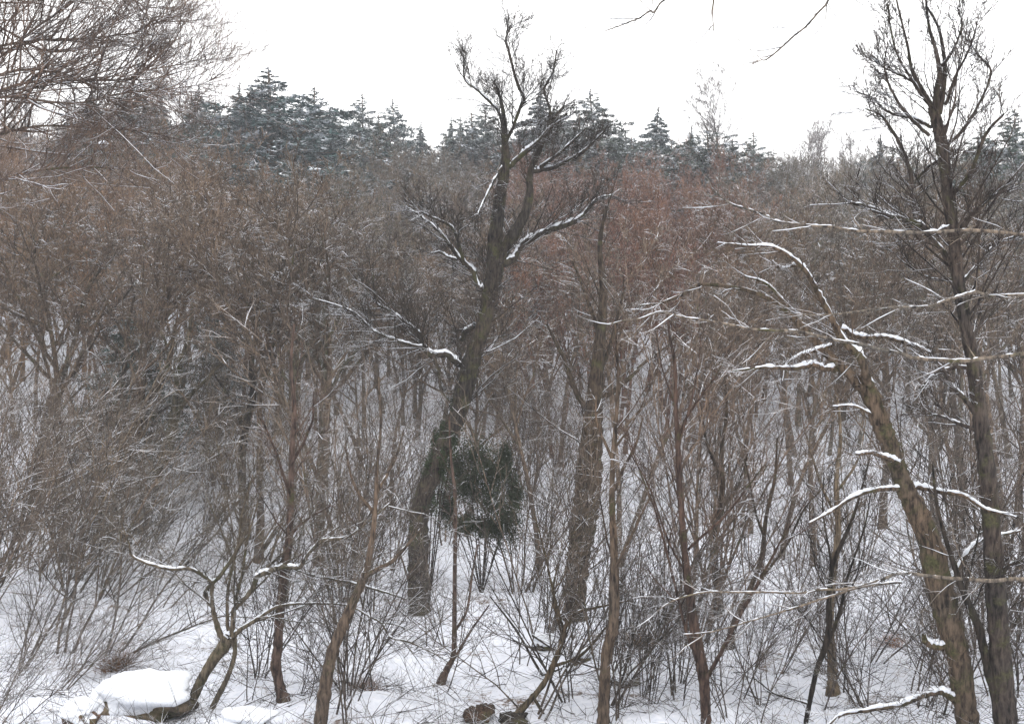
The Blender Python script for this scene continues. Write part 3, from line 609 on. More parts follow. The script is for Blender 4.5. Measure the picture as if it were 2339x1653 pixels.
# ------------------------------------------------------------------ conifers
def conifer_meshes(name, H, spread, nb, droop, seed, irr=0.25, blade=0.30, open_=0.0, upa=0.25, wb=0.075, pw=0.8, nsp=16, nbl=7):
    rg = np.random.default_rng(seed)
    P0, R0 = grow(np.array([[0, 0, -0.4]]), np.array([[0.0, 0, 1]]), np.array([H]), np.array([0.015 * H + 0.06]), 12, 0.015, 0.05, tip=0.08)
    h = 0.12 + 0.87 * (np.arange(nb) + rg.random(nb)) / nb
    az = np.arange(nb) * 2.39996 + rg.normal(size=nb) * 0.5
    L = H * spread * np.maximum(1 - h, 0.02) ** pw * (1 + rg.normal(size=nb) * irr); L = np.maximum(L, H * 0.006); taper = np.clip((1 - h) * 3.5, 0.16, 1)
    z = h * H - 0.4; cx = np.interp(h, np.linspace(0, 1, 12), P0[0, :, 0]); cy = np.interp(h, np.linspace(0, 1, 12), P0[0, :, 1])
    K = 7; t = np.linspace(0, 1, K)[None, :]
    out = L[:, None] * t; dz = L[:, None] * (upa * t - droop * t ** 2)
    B = np.stack([cx[:, None] + out * np.cos(az)[:, None], cy[:, None] + out * np.sin(az)[:, None], z[:, None] + dz], -1)
    B += rg.normal(size=B.shape) * 0.02 * L[:, None, None] * t[..., None]
    RB = (0.010 * L[:, None] + 0.006) * (1 - 0.8 * t)
    # sprays of needles on both sides of each bough
    n = nb * nsp
    bi = np.repeat(np.arange(nb), nsp); tt = rg.random(n) ** 0.7 * 0.98 + 0.02
    f = tt * (K - 1); i = np.minimum(f.astype(int), K - 2); w = (f - i)[:, None]
    p = B[bi, i] * (1 - w) + B[bi, i + 1] * w
    tan = norm(B[bi, i + 1] - B[bi, i]); side = np.where(rg.random(n) < 0.5, -1, 1)[:, None]
    lat = norm(np.cross(tan, np.array([0, 0, 1.0]))) * side
    sd = norm(lat * rg.uniform(0.5, 1.0, (n, 1)) + tan * rg.uniform(0.2, 0.9, (n, 1)) + rg.normal(size=(n, 3)) * 0.18 - np.array([0, 0, 0.12]))
    sl = L[bi] * (0.10 + 0.25 * (1 - tt)) * rg.uniform(0.6, 1.3, n) + blade * 0.35 * taper[bi]
    q = np.repeat(np.arange(n), nbl); m = len(q)
    u = rg.random(m)[:, None]
    c = p[q] + sd[q] * sl[q][:, None] * u + rg.normal(size=(m, 3)) * blade * 0.18 * taper[bi[q]][:, None]
    bd = norm(sd[q] + rg.normal(size=(m, 3)) * 0.55); bl = (blade * rg.uniform(0.6, 1.3, m) * taper[bi[q]])[:, None]
    wd = norm(np.cross(bd, norm(rg.normal(size=(m, 3)) * 0.5 + np.array([0, 0, 1.0])))) * wb * rg.uniform(0.7, 1.3, m)[:, None] * np.sqrt(taper[bi[q]])[:, None]
    dn = np.array([0, 0, -0.02])
    v = np.stack([c - bd * bl * 0.5, c + wd * 0.5 + dn, c + bd * bl * 0.5, c - wd * 0.5 + dn], 1).reshape(-1, 3)
    fq = np.arange(m * 4).reshape(-1, 4)
    tr = build_mesh(name + '_trunk', [(*tubes(P0, R0, 7), 0), (*tubes(B, RB, 3), 0)], [M['plain_bark']])
    cr = build_mesh(name + '_crown', [(v, fq, 0)], [M['needles']], smooth=False)
    return tr, cr
CON = [conifer_meshes('cedar', 10, 0.50, 170, 0.20, 1, 0.38, upa=0.30, pw=1.0),
       conifer_meshes('fir', 10, 0.30, 150, 0.30, 2, 0.3, upa=0.12, pw=1.15),
       conifer_meshes('spruce', 10, 0.36, 150, 0.32, 3, 0.33, upa=0.2, pw=1.1),
       conifer_meshes('pine', 10, 0.46, 150, 0.15, 4, 0.4, upa=0.4, pw=0.75),
       conifer_meshes('cedar', 10, 0.46, 150, 0.18, 5, 0.42, upa=0.36, pw=0.95)]
def conifer(px, py, Y, H, k, tint, label, rot=0.0, sx=1.0, name='conifer'):
    """top of the tree at pixel (px, py)"""
    p = at(px, py, Y); z = p[2] - H + 0.25 * H / 10
    e = link(name, None); g = float(ground(p[0], p[1])); e.location = (p[0], p[1], max(min(z, g), g - 3)); s = (p[2] - e.location[2]) / 9.55
    e.scale = (s * sx, s * sx, s); e.rotation_euler = (0, 0, rot)
    tag(e, label, 'conifer')
    link('trunk', CON[k][0], e, (0.10, 0.08, 0.065)); link('crown', CON[k][1], e, tint)
    return e
BLU = (0.75, 1.0, 1.12); DGR = (0.9, 1.0, 0.85); BRG = (1.25, 1.05, 0.9); GRY = (1.3, 1.25, 1.3)
for a in [
    (621, 143, 90, 13, 0, BLU, 'largest and darkest snow dusted cedar on the skyline, left of centre', 0.4, 1.25),
    (575, 215, 97, 10, 4, BLU, 'lower cedar hugging the left side of the largest skyline cedar', 1.4, 1.1),
    (713, 200, 102, 12, 4, (0.8, 0.95, 1.0), 'broad cedar joining the right side of the largest skyline cedar', 2.0, 1.25),
    (530, 188, 108, 12, 1, GRY, 'narrow pointed conifer just left of the largest skyline cedar', 0.0, 1.0),
    (448, 190, 112, 12, 2, GRY, 'thin grey green conifer on the left skyline, second from the narrow pointed one', 1.0, 0.9),
    (376, 212, 112, 12, 1, (1.4, 1.1, 1.0), 'brownish narrow conifer on the left skyline beside the hanging twigs', 2.0, 1.1),
    (292, 180, 96, 12, 3, BRG, 'olive brown conifer on the left skyline behind the hanging twigs', 0.3, 0.9),
    (760, 250, 106, 10, 2, DGR, 'low dark conifer at the right foot of the broad cedar', 0.9, 1.1),
    (826, 214, 118, 13, 4, GRY, 'ragged grey green conifer left of the centre skyline, with open top', 1.3, 0.9),
    (910, 226, 122, 12, 0, (0.95, 1.15, 1.3), 'bluish layered cedar on the skyline, second left of the centre tree', 2.3, 0.8),
    (962, 275, 124, 9, 2, GRY, 'low grey conifer between the bluish cedar and the paired spires', 2.3, 0.9),
    (1022, 262, 116, 10, 1, DGR, 'left one of two small dark spires beside the centre tree', 0.3, 0.75),
    (1052, 262, 117, 10, 1, DGR, 'right one of two small dark spires beside the centre tree', 1.3, 0.75),
    (1120, 235, 112, 12, 3, (1.3, 1.2, 1.05), 'mottled brown green conifer behind the fork of the centre tree', 1.3, 0.9),
    (1228, 192, 108, 14, 2, (1.35, 1.1, 1.15), 'purplish pointed conifer rising behind the top of the centre tree', 0.1, 1.2),
    (1282, 225, 112, 12, 0, (1.2, 1.15, 1.1), 'low rounded conifer right behind the purplish pointed one', 0.7, 0.8),
    (1370, 206, 108, 13, 0, (1.2, 1.1, 1.0), 'broad brown green cedar on the skyline right of the centre tree', 2.1, 1.1),
    (1425, 290, 114, 9, 3, (1.3, 1.0, 0.85), 'brown tinged low conifer beside the broad brown green cedar', 1.1, 0.9),
    (1497, 243, 118, 11, 2, (0.9, 1.05, 1.15), 'small sharp pointed spruce standing alone on the right skyline', 0.6, 0.95),
    (1573, 284, 112, 9, 1, BLU, 'small blue green conifer next right of the sharp pointed spruce', 0.6, 1.1),
    (1530, 322, 104, 7, 4, BLU, 'low blue green conifer tucked under the sharp pointed spruce', 1.6, 1.2),
    (1640, 296, 92, 11, 3, (1.0, 0.95, 0.85), 'round dense dark evergreen on the right skyline', 1.9, 1.35),
    (1720, 302, 100, 10, 4, DGR, 'dark evergreen at the right shoulder of the round dense one', 0.9, 0.9),
    (2002, 303, 92, 10, 1, (0.9, 0.85, 0.95), 'narrow dark conifer left of the tall tree at the right edge', 0.2, 0.9),
    (2052, 330, 95, 9, 3, DGR, 'dark green conifer seen through the tall right edge tree', 0.9, 0.9),
    (2240, 290, 80, 10, 0, DGR, 'dark green cedar at the right edge behind the tall bare tree', 2.9, 0.9),
    (2315, 250, 84, 12, 4, DGR, 'outermost dark cedar at the right edge of the skyline', 0.9, 1.0),
    (200, 205, 100, 12, 2, BRG, 'olive conifer deep behind the hanging twigs at the far left skyline', 0.7, 1.3),
    (335, 222, 104, 12, 4, GRY, 'grey green cedar between the olive brown and the brownish narrow conifers', 0.7, 1.0),
    (490, 232, 100, 12, 4, DGR, 'dark low cedar filling the gap left of the narrow pointed conifer', 1.7, 1.0),
    (868, 262, 112, 12, 2, DGR, 'low dark conifer between the ragged grey one and the bluish layered cedar', 2.7, 1.2),
    (1080, 262, 108, 12, 4, GRY, 'grey cedar filling the skyline behind the trunk of the centre tree', 0.2, 1.1),
    (1322, 262, 104, 12, 4, (1.2, 1.05, 0.9), 'brown green cedar between the rounded and the broad skyline conifers', 0.9, 1.1),
    (1455, 318, 104, 12, 3, DGR, 'low dark evergreen just left of the sharp pointed spruce', 2.9, 1.2),
    (1605, 305, 96, 12, 0, DGR, 'dark evergreen at the left shoulder of the round dense one', 1.9, 1.1),
    (1680, 315, 94, 12, 3, (1.0, 0.95, 0.85), 'dense evergreen crown merging with the right side of the round dense one', 0.4, 1.3),
    (300, 700, 46, 6, 0, (0.7, 0.85, 0.75), 'dim green conifer half hidden in the brown thicket at the left', 0.9, 0.7),
    (500, 700, 50, 5, 3, (0.6, 0.6, 0.6), 'small dark evergreen clump in the thicket left of centre', 1.9, 0.6),
    (650, 345, 84, 9, 2, (0.7, 1.0, 1.0), 'small blue green conifer holding a streak of snow under the largest cedar', 1.9, 0.9),
]:
    a = list(a); a[2] *= 0.86; a[8] *= 1.15 + 0.25 * (a[0] % 3 == 0); a[5] = tuple(0.8 * c + 0.1 for c in a[5]); conifer(*a)
tp = [o for o in S.objects if o.get('category') == 'conifer']

# evergreen masses at the foot of the centre tree
def leaf_cloud(cs, n, size, name, label, base, material, tint, parts='foliage', cat='shrub', aspect=0.5, loose=0.16):
    """cs: ellipsoids (x,y,z,rx,ry,rz) in world; leafy shrub with a stem in each"""
    e = link(name, None); e.location = base; off = np.array(base); tag(e, label, cat)
    pos = []; stems = []
    for (x, y, z, rx, ry, rz) in cs:
        k = n // len(cs); d = norm(RG.normal(size=(k, 3))) * (RG.random((k, 1)) ** 0.45)
        cl = norm(RG.normal(size=(26, 3))) * (RG.random((26, 1)) ** 0.4)
        d = cl[RG.integers(0, 26, k)] + RG.normal(size=(k, 3)) * loose + np.array([0.25, 0, -0.75]) * RG.exponential(0.35, (k, 1)) * RG.choice([-0.4, 1], (k, 1)) ** 2
        pos.append(np.array([x, y, z]) + d * np.array([rx, ry, rz]) - off)
        for q in cl: stems.append([[0, 0, -0.1], (np.array([x, y, z]) - off) * 0.6, np.array([x, y, z]) - off, np.array([x, y, z]) - off + q * np.array([rx, ry, rz])])
    p = np.concatenate(pos); m = len(p)
    d = norm(RG.normal(size=(m, 3)) + np.array([0, 0, -0.4])); L = size * RG.uniform(0.6, 1.3, (m, 1))
    w = norm(np.cross(d, RG.normal(size=(m, 3)))) * L * aspect; up = np.cross(d, norm(w)) * L * 0.12
    v = np.stack([p - d * L * 0.5, p + w * 0.5 + up, p + d * L * 0.5, p - w * 0.5 + up], 1).reshape(-1, 3)
    SP = np.array([spline(np.array(s, float), 7) for s in stems]); SR = np.full(SP.shape[:2], 0.012) * np.linspace(1.4, 0.4, 7)[None]
    link('stems', build_mesh(name + '_stems', [(*tubes(SP, SR, 4), 0)], [M['plain_bark']]), e, DARK)
    link(parts, build_mesh(name + '_leaves', [(v, np.arange(m * 4).reshape(-1, 4), 0)], [M[material]], smooth=False), e, tint)
    return e
def ell(px, py, Y, rx, rz, ry=None):
    p = at(px, py, Y); s = Y / FPX
    return (p[0], p[1], p[2], rx * s, (ry or rx) * s, rz * s)
def gbase(px, Y):
    p = at(px, 0, Y); return (p[0], p[1], float(ground(p[0], p[1])))
leaf_cloud([ell(1085, 1045, 27.5, 34, 40), ell(1125, 1075, 27.3, 30, 44), ell(1075, 1110, 27.2, 30, 34), ell(1125, 1150, 27, 34, 34), ell(1158, 1190, 27, 26, 40), ell(1175, 1120, 27.6, 16, 34),
            ell(1060, 1195, 27, 30, 16), ell(1110, 1205, 27, 24, 16), ell(1045, 1075, 27.6, 20, 30), ell(1020, 1150, 27.4, 16, 34), ell(1150, 1050, 27.6, 14, 30)], 34000, 0.055,
           'evergreen_shrub', 'ragged dark evergreen shrub hanging over the snow right of the centre tree foot', gbase(1100, 27.5), 'evergreen', (0.9, 0.9, 0.8), loose=0.42)
YC = ray_ground(958, 1404)
leaf_cloud([ell(1010, 1030, YC, 26, 50), ell(990, 1075, YC, 24, 34), ell(1025, 985, YC, 20, 40), ell(975, 1140, YC, 22, 30), ell(1045, 935, YC, 16, 40)], 16000, 0.05,
           'ivy', 'dark ivy wrapped round the lower trunk of the centre tree', gbase(975, YC + 0.3), 'evergreen', (0.9, 1, 0.8), cat='ivy')
leaf_cloud([ell(1490, 520, 62, 20, 40), ell(1492, 600, 62, 22, 50), ell(1484, 660, 62, 18, 34)], 5000, 0.16, 'rusty_tree',
           'narrow rust coloured tree still holding its dead leaves, right of centre', gbase(1490, 62), 'dry_leaf', (1.1, 1.0, 0.9), parts='dead_leaves', cat='tree', aspect=0.6)
leaf_cloud([ell(1620, 600, 70, 60, 26), ell(1700, 640, 70, 50, 24)], 2600, 0.14, 'rusty_shrub',
           'reddish brown shrub with dead leaves above the arch of the leaning right hand tree', gbase(1650, 70), 'dry_leaf', (0.85, 0.55, 0.5), parts='dead_leaves', aspect=0.6)

# ------------------------------------------------------------------ the wooded slope
def tint_at(px, far=False):
    """colour of the thicket differs across the slope, as species do"""
    br = np.array([0.190, 0.128, 0.080]); gy = np.array([0.140, 0.124, 0.106]); rd = np.array([0.195, 0.112, 0.082]); ol = np.array([0.145, 0.132, 0.108])
    t = np.interp(px, [0, 500, 800, 1050, 1250, 1600, 1850, 2339], [0, 0, 1, 1, 2, 2, 3, 3]); i = int(t); f = t - i
    cs = [br, gy, rd, ol * 1.05]
    c = cs[i] * (1 - f) + cs[min(i + 1, 3)] * f
    c = c * random.uniform(0.50, 1.12) * np.array([random.uniform(0.95, 1.07), 1, random.uniform(0.93, 1.07)])
    return c
REG = [(150, 'at the far left edge', 'brown'), (450, 'under the drooping left branches', 'brown'), (800, 'below the largest skyline cedar', 'brown'),
       (1080, 'left of the centre tree', 'grey'), (1330, 'close right of the centre tree', 'reddish grey'), (1620, 'around the narrow rusty tree', 'reddish brown'),
       (1950, 'under the round dense evergreen', 'olive grey'), (99999, 'behind the tall right edge tree', 'olive grey')]
def region(px, Y_):
    for lim, w, c in REG:
        if px < lim:
            a_, b_ = ('lower slope trees ', 'low on') if Y_ < 58 else ('upper slope trees ', 'halfway up')
            return a_ + w, 'bare %s tree %s the wooded slope %s' % (c, b_, w)
cnt = 0; far_pts = []
Y = 45.0; row = 0
while Y < 150:
    s = 0.047 * Y; n = int(1.06 * Y / s)
    for i in range(n):
        fx = (i + 0.5 * (row % 2) + random.uniform(-0.3, 0.3)) / n - 0.5
        y = Y + random.uniform(-0.4, 0.4) * s; x = fx * 1.06 * Y
        px = 1169.5 + x / y * FPX
        z = float(ground(x, y)); h = random.uniform(6.5, 9.5) if Y < 110 else random.uniform(5.5, 8)
        # keep crowns under the skyline of the photograph
        sky_y = np.interp(px, [0, 400, 700, 1000, 1400, 1560, 1760, 1900, 2339], [225, 255, 300, 318, 325, 348, 372, 352, 330])
        hmax = (826.5 - sky_y) / FPX * y - z
        if hmax < 2.5: continue
        h = min(h, hmax * random.uniform(0.85, 1.02))
        if cnt < 245 and Y < 78:
            g, l = region(px, y)
            bare_tree(x, y, random.randrange(9), h, random.uniform(0, 6.28), tint_at(px), l, g,
                      tilt=(random.gauss(0, 0.05), random.gauss(0.05, 0.08))); cnt += 1
        else:
            far_pts.append((px, x, y, z, h))
    Y += s * 0.8; row += 1
print('slope trees', cnt, 'far', len(far_pts))

# beyond the ones built singly the wood reads as one mass: instances on points
def wood_mass(name, label, pts, srcs, tint, kind_cat='wood', tilt=0.08):
    me = bpy.data.meshes.new(name); me.from_pydata([(p[0], p[1], p[2]) for p in pts], [], [])
    for an, vals, ty in (('sc', [p[3] for p in pts], 'FLOAT'), ('rz', [random.uniform(0, 6.28) for _ in pts], 'FLOAT'),
                         ('tx', [random.gauss(0, tilt) for _ in pts], 'FLOAT'), ('ty', [random.gauss(tilt * 0.4, tilt) for _ in pts], 'FLOAT'),
                         ('ix', [random.randrange(len(srcs)) for _ in pts], 'INT')):
        a = me.attributes.new(an, ty, 'POINT'); a.data.foreach_set('value', vals)
    o = link(name, me); o.color = (*tint, 1); tag(o, label, kind_cat, None, 'stuff')
    ng = bpy.data.node_groups.new(name, 'GeometryNodeTree')
    ng.interface.new_socket('Geometry', in_out='INPUT', socket_type='NodeSocketGeometry')
    ng.interface.new_socket('Geometry', in_out='OUTPUT', socket_type='NodeSocketGeometry')
    n, l = ng.nodes, ng.links
    gi = n.new('NodeGroupInput'); go = n.new('NodeGroupOutput'); ip = n.new('GeometryNodeInstanceOnPoints')
    m2p = n.new('GeometryNodeMeshToPoints'); l.new(gi.outputs[0], m2p.inputs[0]); l.new(m2p.outputs[0], ip.inputs['Points'])
    g2i = n.new('GeometryNodeGeometryToInstance')
    for s_ in reversed(srcs):
        oi = n.new('GeometryNodeObjectInfo'); oi.inputs['Object'].default_value = s_; oi.inputs['As Instance'].default_value = True
        l.new(oi.outputs['Geometry'], g2i.inputs[0])
    l.new(g2i.outputs[0], ip.inputs['Instance']); ip.inputs['Pick Instance'].default_value = True
    def attr(nm, ty='FLOAT'):
        a = n.new('GeometryNodeInputNamedAttribute'); a.data_type = ty; a.inputs['Name'].default_value = nm; return a.outputs[0]
    l.new(attr('ix', 'INT'), ip.inputs['Instance Index'])
    cx = n.new('ShaderNodeCombineXYZ')
    for i_, nm in enumerate(('tx', 'ty', 'rz')): l.new(attr(nm), cx.inputs[i_])
    er = n.new('FunctionNodeEulerToRotation'); l.new(cx.outputs[0], er.inputs[0]); l.new(er.outputs[0], ip.inputs['Rotation'])
    cs = n.new('ShaderNodeCombineXYZ')
    for i_ in range(3): l.new(attr('sc'), cs.inputs[i_])
    l.new(cs.outputs[0], ip.inputs['Scale']); l.new(ip.outputs[0], go.inputs[0])
    mo = o.modifiers.new('scatter', 'NODES'); mo.node_group = ng
    return o
crown_src = {}
for o in S.objects:
    if o.name.startswith('crown') and o.data in [v[1] for v in VAR] and o.data.name not in crown_src: crown_src[o.data.name] = o
CS = list(crown_src.values())[:9]
for (lo, hi, nm, lb) in ((-999, 620, 'brown_far_wood', 'dense brown leafless wood covering the upper left slope as one mass'),
                         (620, 1130, 'grey_far_wood', 'dense grey leafless wood covering the slope under the middle skyline'),
                         (1130, 1720, 'reddish_far_wood', 'dense reddish leafless wood covering the slope right of the centre tree'),
                         (1720, 9999, 'pale_far_wood', 'dense pale olive leafless wood under the right skyline')):
    pts = [(x, y, z, h / 10) for px, x, y, z, h in far_pts if lo <= px < hi]
    if pts: wood_mass(nm, lb, pts, CS, tint_at((max(lo, 100) + min(hi, 2200)) / 2))

# bare trees that show singly above the right and left skyline
for (px, py, Y_, lab) in [(1650, 225, 96, 'wispy bare tree reaching above the round dense evergreen'), (1785, 318, 104, 'pale bare treetop on the skyline right of the round evergreen'),
                          (1865, 300, 108, 'thin bare treetop standing out on the skyline, second right of the round evergreen'), (1935, 322, 104, 'pale bushy treetop just left of the narrow dark conifer'),
                          (480, 150, 100, 'wispy bare treetop on the left skyline beside the largest cedar'), (250, 200, 84, 'bare treetop on the far left skyline under the hanging branches'),
                          (130, 235, 78, 'bare treetop at the far left edge of the skyline')]:
    p = at(px, py, Y_); g = float(ground(p[0], p[1]))
    bare_tree(p[0], p[1], random.choice((2, 5, 8)), p[2] - g + 0.8, random.uniform(0, 6), np.array([0.15, 0.14, 0.145]), lab)

# ------------------------------------------------------------------ shrubs and saplings on the near and middle ground
NEAR = [(150, 'at the left edge'), (350, 'near the large snowy rock'), (560, 'around the small forked tree'), (700, 'by the reddish brown trunk'),
        (870, 'by the pale leaning trunk'), (1050, 'near the centre tree foot'), (1230, 'around the dark evergreen'), (1450, 'near the broad brown trunk'),
        (1700, 'around the slender tree'), (1950, 'near the two stemmed sapling'), (99999, 'by the big right hand trees')]
def shrub_fill(n, Y0, Y1, px0, px1, label, group, h=(2.2, 4.5), tint=GREY, tilt=0.0, tv=0.1, ks=(0, 1, 2, 3, 4, 5, 6, 7)):
    for i in range(n):
        Y_ = math.exp(random.uniform(math.log(Y0), math.log(Y1))); px = random.uniform(px0, px1)
        if Y_ < 27 and (860 < px < 1010 or 1040 < px < 1190 or 1250 < px < 1390) and random.random() < 0.9: continue
        if Y_ < 17 and 60 < px < 480: continue
        x = (px - 1169.5) / FPX * Y_; c = np.array(tint) * random.uniform(0.75, 1.25)
        w = next(n_ for l_, n_ in NEAR if px < l_)
        shrub(x, Y_, random.choice(ks), random.uniform(*h), random.uniform(0, 6.28), c, label + ' ' + w, group + ' ' + w,
              tilt=(random.gauss(0, tv), random.gauss(tilt, tv)))
shrub_fill(13, 19, 32, -60, 520, 'thin bare shrub leaning strongly right', 'leaning shrubs', h=(3, 5), tint=(0.10, 0.09, 0.08), tilt=0.5, tv=0.15)
shrub_fill(22, 22, 42, -60, 700, 'bare spindly young tree on the valley floor', 'valley saplings', h=(4, 7.5), tint=(0.11, 0.092, 0.072), tilt=0.25)
shrub_fill(26, 20, 42, 700, 1300, 'bare spindly young tree on the valley floor', 'valley saplings', h=(3.5, 7), tint=(0.11, 0.092, 0.078), tilt=0.05)
shrub_fill(14, 18, 42, 1300, 1850, 'bare spindly young tree on the valley floor', 'valley saplings', h=(3.5, 7), tint=(0.115, 0.09, 0.074), tilt=0.1)
shrub_fill(17, 17, 42, 1800, 2650, 'bare spindly young tree on the valley floor', 'valley saplings', h=(3.5, 7), tint=(0.10, 0.085, 0.075), tilt=-0.05)
shrub_fill(64, 13.8, 21, 560, 1560, 'thin low bare sapling in the near snow', 'near saplings', h=(1.5, 3.8), tint=(0.075, 0.066, 0.06), tilt=0.05, tv=0.35, ks=(0, 2, 4, 6, 7))
shrub_fill(54, 13.8, 20, 1600, 2640, 'thin low bare sapling in the near snow', 'near saplings', h=(1.5, 3.8), tint=(0.075, 0.066, 0.062), tilt=0.1, tv=0.35, ks=(0, 2, 4, 6, 7))
shrub_fill(40, 13, 19, -60, 330, 'thin low bare sapling leaning right over the near snow', 'near leaning saplings', h=(1.4, 3.2), tint=(0.11, 0.10, 0.095), tilt=0.75, tv=0.2, ks=(0, 2, 4, 6, 7))
# slender trees of the valley floor
for i in range(26):
    Y_ = math.exp(random.uniform(math.log(30), math.log(44))); px = random.uniform(-60, 2400); x = (px - 1169.5) / FPX * Y_
    w = 'left of the centre tree' if px < 930 else 'between the centre tree and the slender tree' if px < 1560 else 'right of the slender tree'
    bare_tree(x, Y_, random.choice((6, 7, 8, 0)), random.uniform(7.5, 11), random.uniform(0, 6.28), np.array([0.115, 0.092, 0.074]) * random.uniform(0.8, 1.2) * (1 if px > 1000 else 1.02),
              'bare tree on the flat valley floor ' + w, 'valley floor trees ' + w, tilt=(random.gauss(0, 0.06), random.gauss(0.08, 0.1)))

shrub_fill(16, 20, 40, -220, 160, 'bare spindly young tree on the valley floor', 'valley saplings', h=(4, 7), tint=(0.12, 0.10, 0.085), tilt=0.3)
SS = []
seen = set()
for o in S.objects:
    if o.name.startswith('twigs') and o.data.name.startswith('shrub_twigs') and o.data.name not in seen: seen.add(o.data.name); SS.append(o)
bp = []
for i in range(230):
    Y_ = math.exp(random.uniform(math.log(38), math.log(78))); x = random.uniform(-0.52, 0.52) * Y_
    bp.append((x, Y_, float(ground(x, Y_)), random.uniform(0.7, 1.7)))
wood_mass('undergrowth', 'tangle of thin bare brush between the trunks at the foot of the slope', bp, SS, (0.10, 0.08, 0.066), 'brush', tilt=0.15)

# ------------------------------------------------------------------ rocks, stumps, litter
def lump(name, label, px, py, Y_, w, h, d, cat='rock', tint=(0.10, 0.085, 0.07), snow=True, material='rock'):
    p = at(px, py, Y_); g = float(ground(p[0], p[1])); s = Y_ / FPX
    e = link(name, None); e.location = (p[0], p[1], g); tag(e, label, cat)
    def blob(rx, ry, rz, zc, sq, amp, seed):
        rg = np.random.default_rng(seed); nu, nv = 36, 20
        u = np.linspace(0, 2 * math.pi, nu, endpoint=False); v = np.linspace(0.02, math.pi - 0.02, nv)
        U, V = np.meshgrid(u, v); x, y, z = np.sin(V) * np.cos(U), np.sin(V) * np.sin(U), np.cos(V)
        x, y = np.sign(x) * np.abs(x) ** sq, np.sign(y) * np.abs(y) ** sq
        r = 1 + sum(amp / (k + 1) * np.sin((k + 1.7) * (x * rg.normal() + y * rg.normal() + z * rg.normal()) * 1.6 + rg.uniform(0, 6)) for k in range(5))
        r = r + amp * 0.35 * np.sin(9 * x + rg.uniform(0, 6) + 3 * z) * np.sin(8 * y + 5 * z + rg.uniform(0, 6)) + rg.normal(size=r.shape) * amp * 0.10
        P_ = np.stack([x * rx * r, y * ry * r, z * rz * r + zc], -1).reshape(-1, 3)
        i, j = np.meshgrid(np.arange(nu), np.arange(nv - 1)); a = (j * nu + i).ravel(); b = (j * nu + (i + 1) % nu).ravel()
        top = len(P_); P_ = np.vstack([P_, P_[:nu].mean(0), P_[-nu:].mean(0)])
        q = np.stack([a, a + nu, b + nu, b], -1)
        ii = np.arange(nu); t1 = np.stack([np.full(nu, top), ii, (ii + 1) % nu, (ii + 1) % nu], -1)[:, :3]
        t2 = np.stack([np.full(nu, top + 1), (nv - 1) * nu + (ii + 1) % nu, (nv - 1) * nu + ii], -1)
        return [(P_, q, 0), (P_, t1, 0), (P_, t2, 0)]
    W_, H_, D_ = w * s / 2, h * s, d
    link('stone' if cat == 'rock' else 'wood', build_mesh(name, blob(W_ * 0.93, D_, H_ * 0.5, H_ * 0.2, 0.6, 0.20, int(px)), [M[material]]), e, tint)
    if snow: link('snow_cap', build_mesh(name + '_snow', blob(W_ * 1.05, D_ * 1.06, H_ * 0.46, H_ * 0.66, 0.55, 0.16, int(px) + 1), [M['snow']]), e)
    return e
lump('snowy_rock', 'large rock under a thick white slab of snow at the lower left', 320, 1640, ray_ground(320, 1638), 195, 80, 0.40)
lump('snowy_rock', 'snow capped mound at the bottom edge right of the large snowy rock', 560, 1680, ray_ground(560, 1679), 110, 50, 0.3)
lump('snowy_rock', 'dark rock half under snow, upper of three in the snow at the bottom middle', 1243, 1478, ray_ground(1243, 1482), 48, 30, 0.18)
lump('snowy_rock', 'dark rock half under snow, middle of three in the snow at the bottom middle', 1327, 1508, ray_ground(1327, 1512), 50, 30, 0.18)
lump('snowy_rock', 'dark rock half under snow, rightmost of three at the bottom middle', 1428, 1560, ray_ground(1428, 1562), 70, 36, 0.2)
lump('tree_stump', 'rough brown stump poking from the snow at the bottom middle', 1097, 1650, ray_ground(1097, 1645), 64, 44, 0.22, cat='stump', tint=(0.05, 0.034, 0.026), snow=False, material='bark')
lump('tree_stump', 'low dark stump at the bottom middle, right of the rough brown stump', 1174, 1656, ray_ground(1174, 1652), 66, 26, 0.22, cat='stump', tint=(0.03, 0.026, 0.022), snow=False, material='bark')
lump('snowy_rock', 'brown rock at the bottom left corner, left of the large snowy rock', 190, 1650, ray_ground(190, 1648), 70, 44, 0.25, tint=(0.10, 0.065, 0.05))

# fallen branches
for lab, pts in (('long thin fallen branch slanting down over the snow at the bottom middle', [(1120, 1362, 3), (1180, 1440, 5), (1220, 1510, 6), (1250, 1560, 6), (1290, 1630, 6)]),
                 ('short fallen branch lying in the snow behind the three dark rocks', [(1215, 1450, 5), (1270, 1485, 5), (1330, 1515, 4), (1400, 1535, 3)])):
    Yb = ray_ground(pts[-1][0], min(pts[-1][1], 1600)); q = []
    P_, R_ = trace(pts, Yb, 2.5 if 'long' in lab else 0.0)
    P_[0, :, 2] = np.maximum(P_[0, :, 2], ground(P_[0, :, 0], P_[0, :, 1]) + 0.01)
    o0 = P_[0, 0].copy(); e = link('fallen_branch', None); e.location = tuple(o0); tag(e, lab, 'branch')
    P_ = P_ - o0; P2_, R2_ = children_into(P_, R_, 8, 0.1, 1, (20, 60), 0.25, 0.01, 5, 0.12, 0.05, 0.003)
    link('wood', build_mesh('fallen_branch', [(*tubes(P_, R_, 6), 0), (*tubes(P2_, R2_, 4), 0)], [M['plain_bark']]), e, DARK)
    link('snow_cover', build_mesh('fallen_branch_snow', [(*snow_tubes(P_, R_, 5, minh=0.2, gap=0.3), 0)], [M['snow']]), e)

